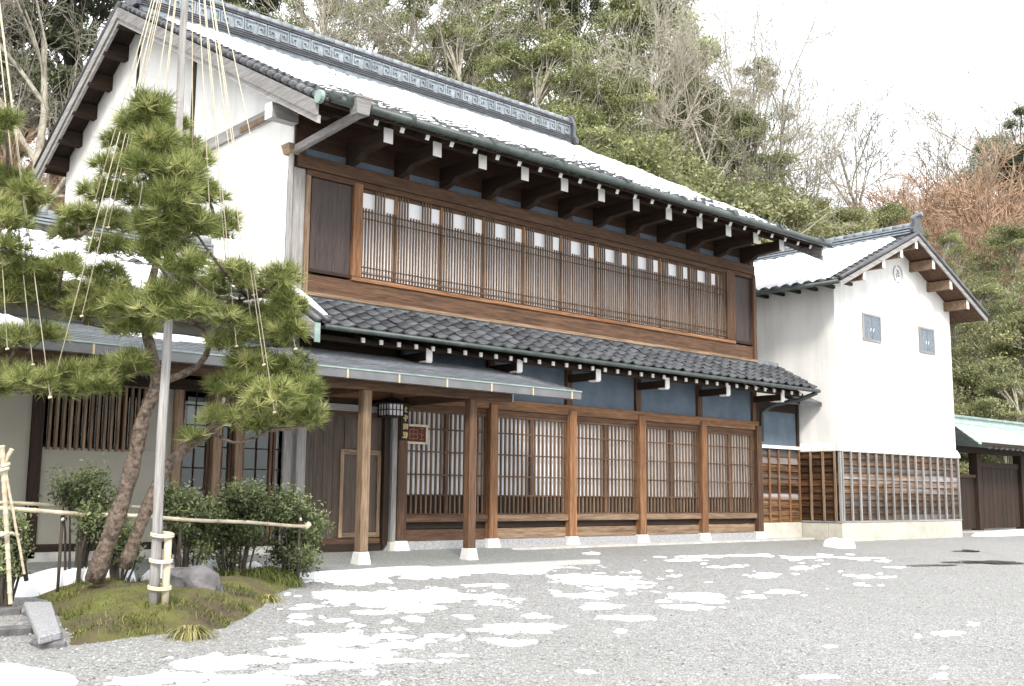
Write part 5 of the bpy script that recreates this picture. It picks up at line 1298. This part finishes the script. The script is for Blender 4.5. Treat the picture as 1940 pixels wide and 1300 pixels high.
TREES = [
 # left, behind the gable
 ('D1', -70, -420, 34, 1.0, 'dark conifer standing partly outside the left edge of the picture'),
 ('D2', 40, -330, 37, 1.0, 'dark conifer in the upper left corner, leftmost in full view'),
 ('D1', 165, -380, 42, 1.0, 'dark conifer just left of the gable peak'),
 ('B4', 115, -230, 30, .7, 'thick-limbed bare tree in front of the conifers in the upper left'),
 ('R1', 30, 200, 31, 1.0, 'purplish brown thicket at the left edge above the wing ridge'),
 ('R2', 105, 230, 33, 1.0, 'brown thicket close behind the lower end of the gable eave'),
 ('B3', 60, 90, 32, .9, 'slender bare tree rising from the brown thicket on the left'),
 # behind the ridge
 ('P2', 420, -60, 54, .6, 'evergreen tree showing above the left part of the ridge'),
 ('D2', 480, -160, 60, .55, 'dark conifer behind the left half of the ridge, left of the sky gaps'),
 ('P2', 600, -70, 58, .6, 'evergreen with sky gaps above the second quarter of the ridge'),
 ('P2', 705, -60, 58, .65, 'evergreen rising above the middle of the ridge on its left side'),
 ('B3', 735, -80, 54, .7, 'pale bare tree spreading in front of the evergreens at mid ridge'),
 ('P2', 800, -40, 60, .65, 'tall evergreen directly above the middle of the ridge'),
 ('B3', 890, -60, 52, .8, 'pale bare tree leaning over the right half of the ridge'),
 ('P2', 910, -60, 58, .7, 'evergreen behind the leaning bare tree at the right half of the ridge'),
 ('P2', 1005, -60, 54, .75, 'evergreen above the right end of the ridge'),
 ('D2', 1085, -150, 64, .5, 'dark conifer rising behind the right end of the ridge'),
 ('B3', 640, -60, 52, .8, 'thin bare tree standing between the sky gaps left of mid ridge'),
 ('P1', 1050, 50, 46, .7, 'dense round evergreen at the right end of the ridge, upper of two'),
 ('P1', 1165, 125, 46, .75, 'dense round evergreen with bright top right of the ridge end'),
 ('P1', 1085, 185, 42, .7, 'lower round evergreen tucked behind the ridge end tile'),
 ('P1', 1180, -30, 54, .6, 'evergreen high above the ridge end between two bare trees'),
 ('E1', 1265, -60, 55, .65, 'tall evergreen behind the many-trunked bare tree'),
 ('P1', 860, 20, 50, .6, 'broad evergreen with bright flat sprays above the right half of the ridge'),
 ('P1', 960, 60, 47, .55, 'low evergreen with flat sprays just behind the right part of the ridge'),
 # centre right
 ('B4', 1225, -150, 47, .5, 'tall bare tree with several grey trunks right of the round evergreens'),
 ('B1', 1320, -130, 60, .65, 'bare grey tree in the middle of the wood above the snowy eave'),
 ('B1', 1405, -110, 47, .7, 'bare tree at the right side of the wood with twigs against the sky'),
 ('B2', 1470, -70, 50, .6, 'slender bare tree at the right margin of the wood'),
 ('P2', 1290, 110, 56, .65, 'dull green evergreen behind the bare grey trees'),
 ('P1', 1400, 195, 48, .65, 'olive evergreen above the right third of the snowy eave'),
 ('B3', 1350, 110, 54, .9, 'small bare tree growing in front of the olive evergreen'),
 ('Y2', 1265, 250, 44, .8, 'pale bush beneath the bare trees right of the ridge end'),
 ('B3', 1215, 150, 48, .8, 'small bare tree directly right of the round evergreens'),
 ('Y1', 1195, 275, 40, .9, 'pale bush just right of the ridge end tile'),
 ('B3', 1290, 220, 46, .8, 'low bare tree above the middle of the right verge'),
 ('Y1', 1330, 330, 42, .9, 'pale bush above the lower verge of the long roof'),
 ('Y1', 1440, 345, 45, 1.0, 'pale green bush above the right corner of the snowy eave'),
 ('B3', 1470, 230, 46, .9, 'thin bare tree behind the pale bush at the eave corner'),
 ('P1', 1320, 120, 50, .6, 'olive evergreen half hidden among the bare trees above the eave'),
 ('P2', 1430, 90, 60, .5, 'tall thin evergreen at the right margin of the wood beside the slender bare tree'),
 # right, against the sky
 ('B2', 1560, 170, 58, .75, 'bare tree against the white sky left of the storehouse roof'),
 ('B3', 1655, 150, 60, .85, 'taller bare tree against the white sky above the storehouse roof'),
 ('Y2', 1530, 372, 50, 1.0, 'pale green bush behind the left end of the storehouse ridge'),
 ('Y1', 1600, 392, 52, 1.1, 'pale green bush above the middle of the storehouse ridge'),
 ('Y2', 1680, 385, 56, 1.1, 'pale green bush left of the storehouse ridge ornament'),
 ('R1', 1640, 330, 64, 1.1, 'grey brush on the slope behind the pale bushes'),
 ('R1', 1730, 300, 68, 1.2, 'reddish brown thicket directly above the storehouse gable'),
 ('R2', 1800, 255, 70, 1.4, 'reddish brown thicket in the middle of the right slope'),
 ('R1', 1870, 235, 66, 1.2, 'reddish brown thicket on the right slope below the dark trees'),
 ('R2', 1940, 250, 62, 1.3, 'reddish brown thicket at the right edge of the picture'),
 ('R1', 1770, 390, 60, 1.2, 'brown thicket low on the slope beside the ridge ornament'),
 ('R2', 1850, 380, 58, 1.3, 'brown thicket above the bright evergreens on the right'),
 ('B3', 1765, 190, 80, .9, 'distant bare tree on the skyline left of centre of the right slope'),
 ('B2', 1850, 175, 82, .8, 'distant bare tree on the skyline above the right slope'),
 ('B3', 1915, 165, 78, .9, 'distant bare tree on the skyline next to the right edge'),
 ('D2', 1950, 200, 76, .9, 'dark evergreen on the skyline at the right edge'),
 ('E3', 1885, 250, 82, .7, 'dull evergreen on the crest of the right slope'),
 # right, beside the storehouse
 ('P1', 1800, 430, 52, .65, 'green evergreen just right of the storehouse ridge ornament'),
 ('P1', 1905, 415, 48, .75, 'bright green evergreen at the right edge beyond the storehouse'),
 ('P1', 1865, 520, 44, .75, 'evergreen between the storehouse eave and the right edge'),
 ('Y2', 1850, 600, 42, .8, 'pale bushy tree right of the storehouse wall'),
 ('Y2', 1935, 590, 40, .9, 'dark green bushy tree at the right edge above the gate'),
 ('Y1', 1835, 690, 39, .9, 'pale bush low beside the storehouse corner behind the gate'),
 ('P1', 1900, 700, 38, .9, 'green bush directly behind the gate roof'),
 ('P1', 1985, 500, 42, .8, 'evergreen standing mostly beyond the right edge'),
]
for t_ in TREES: tree(t_[0], t_[1], t_[2], t_[3], t_[4], t_[5], 'tree' if t_[0][0] in 'EDBP' else 'bush')
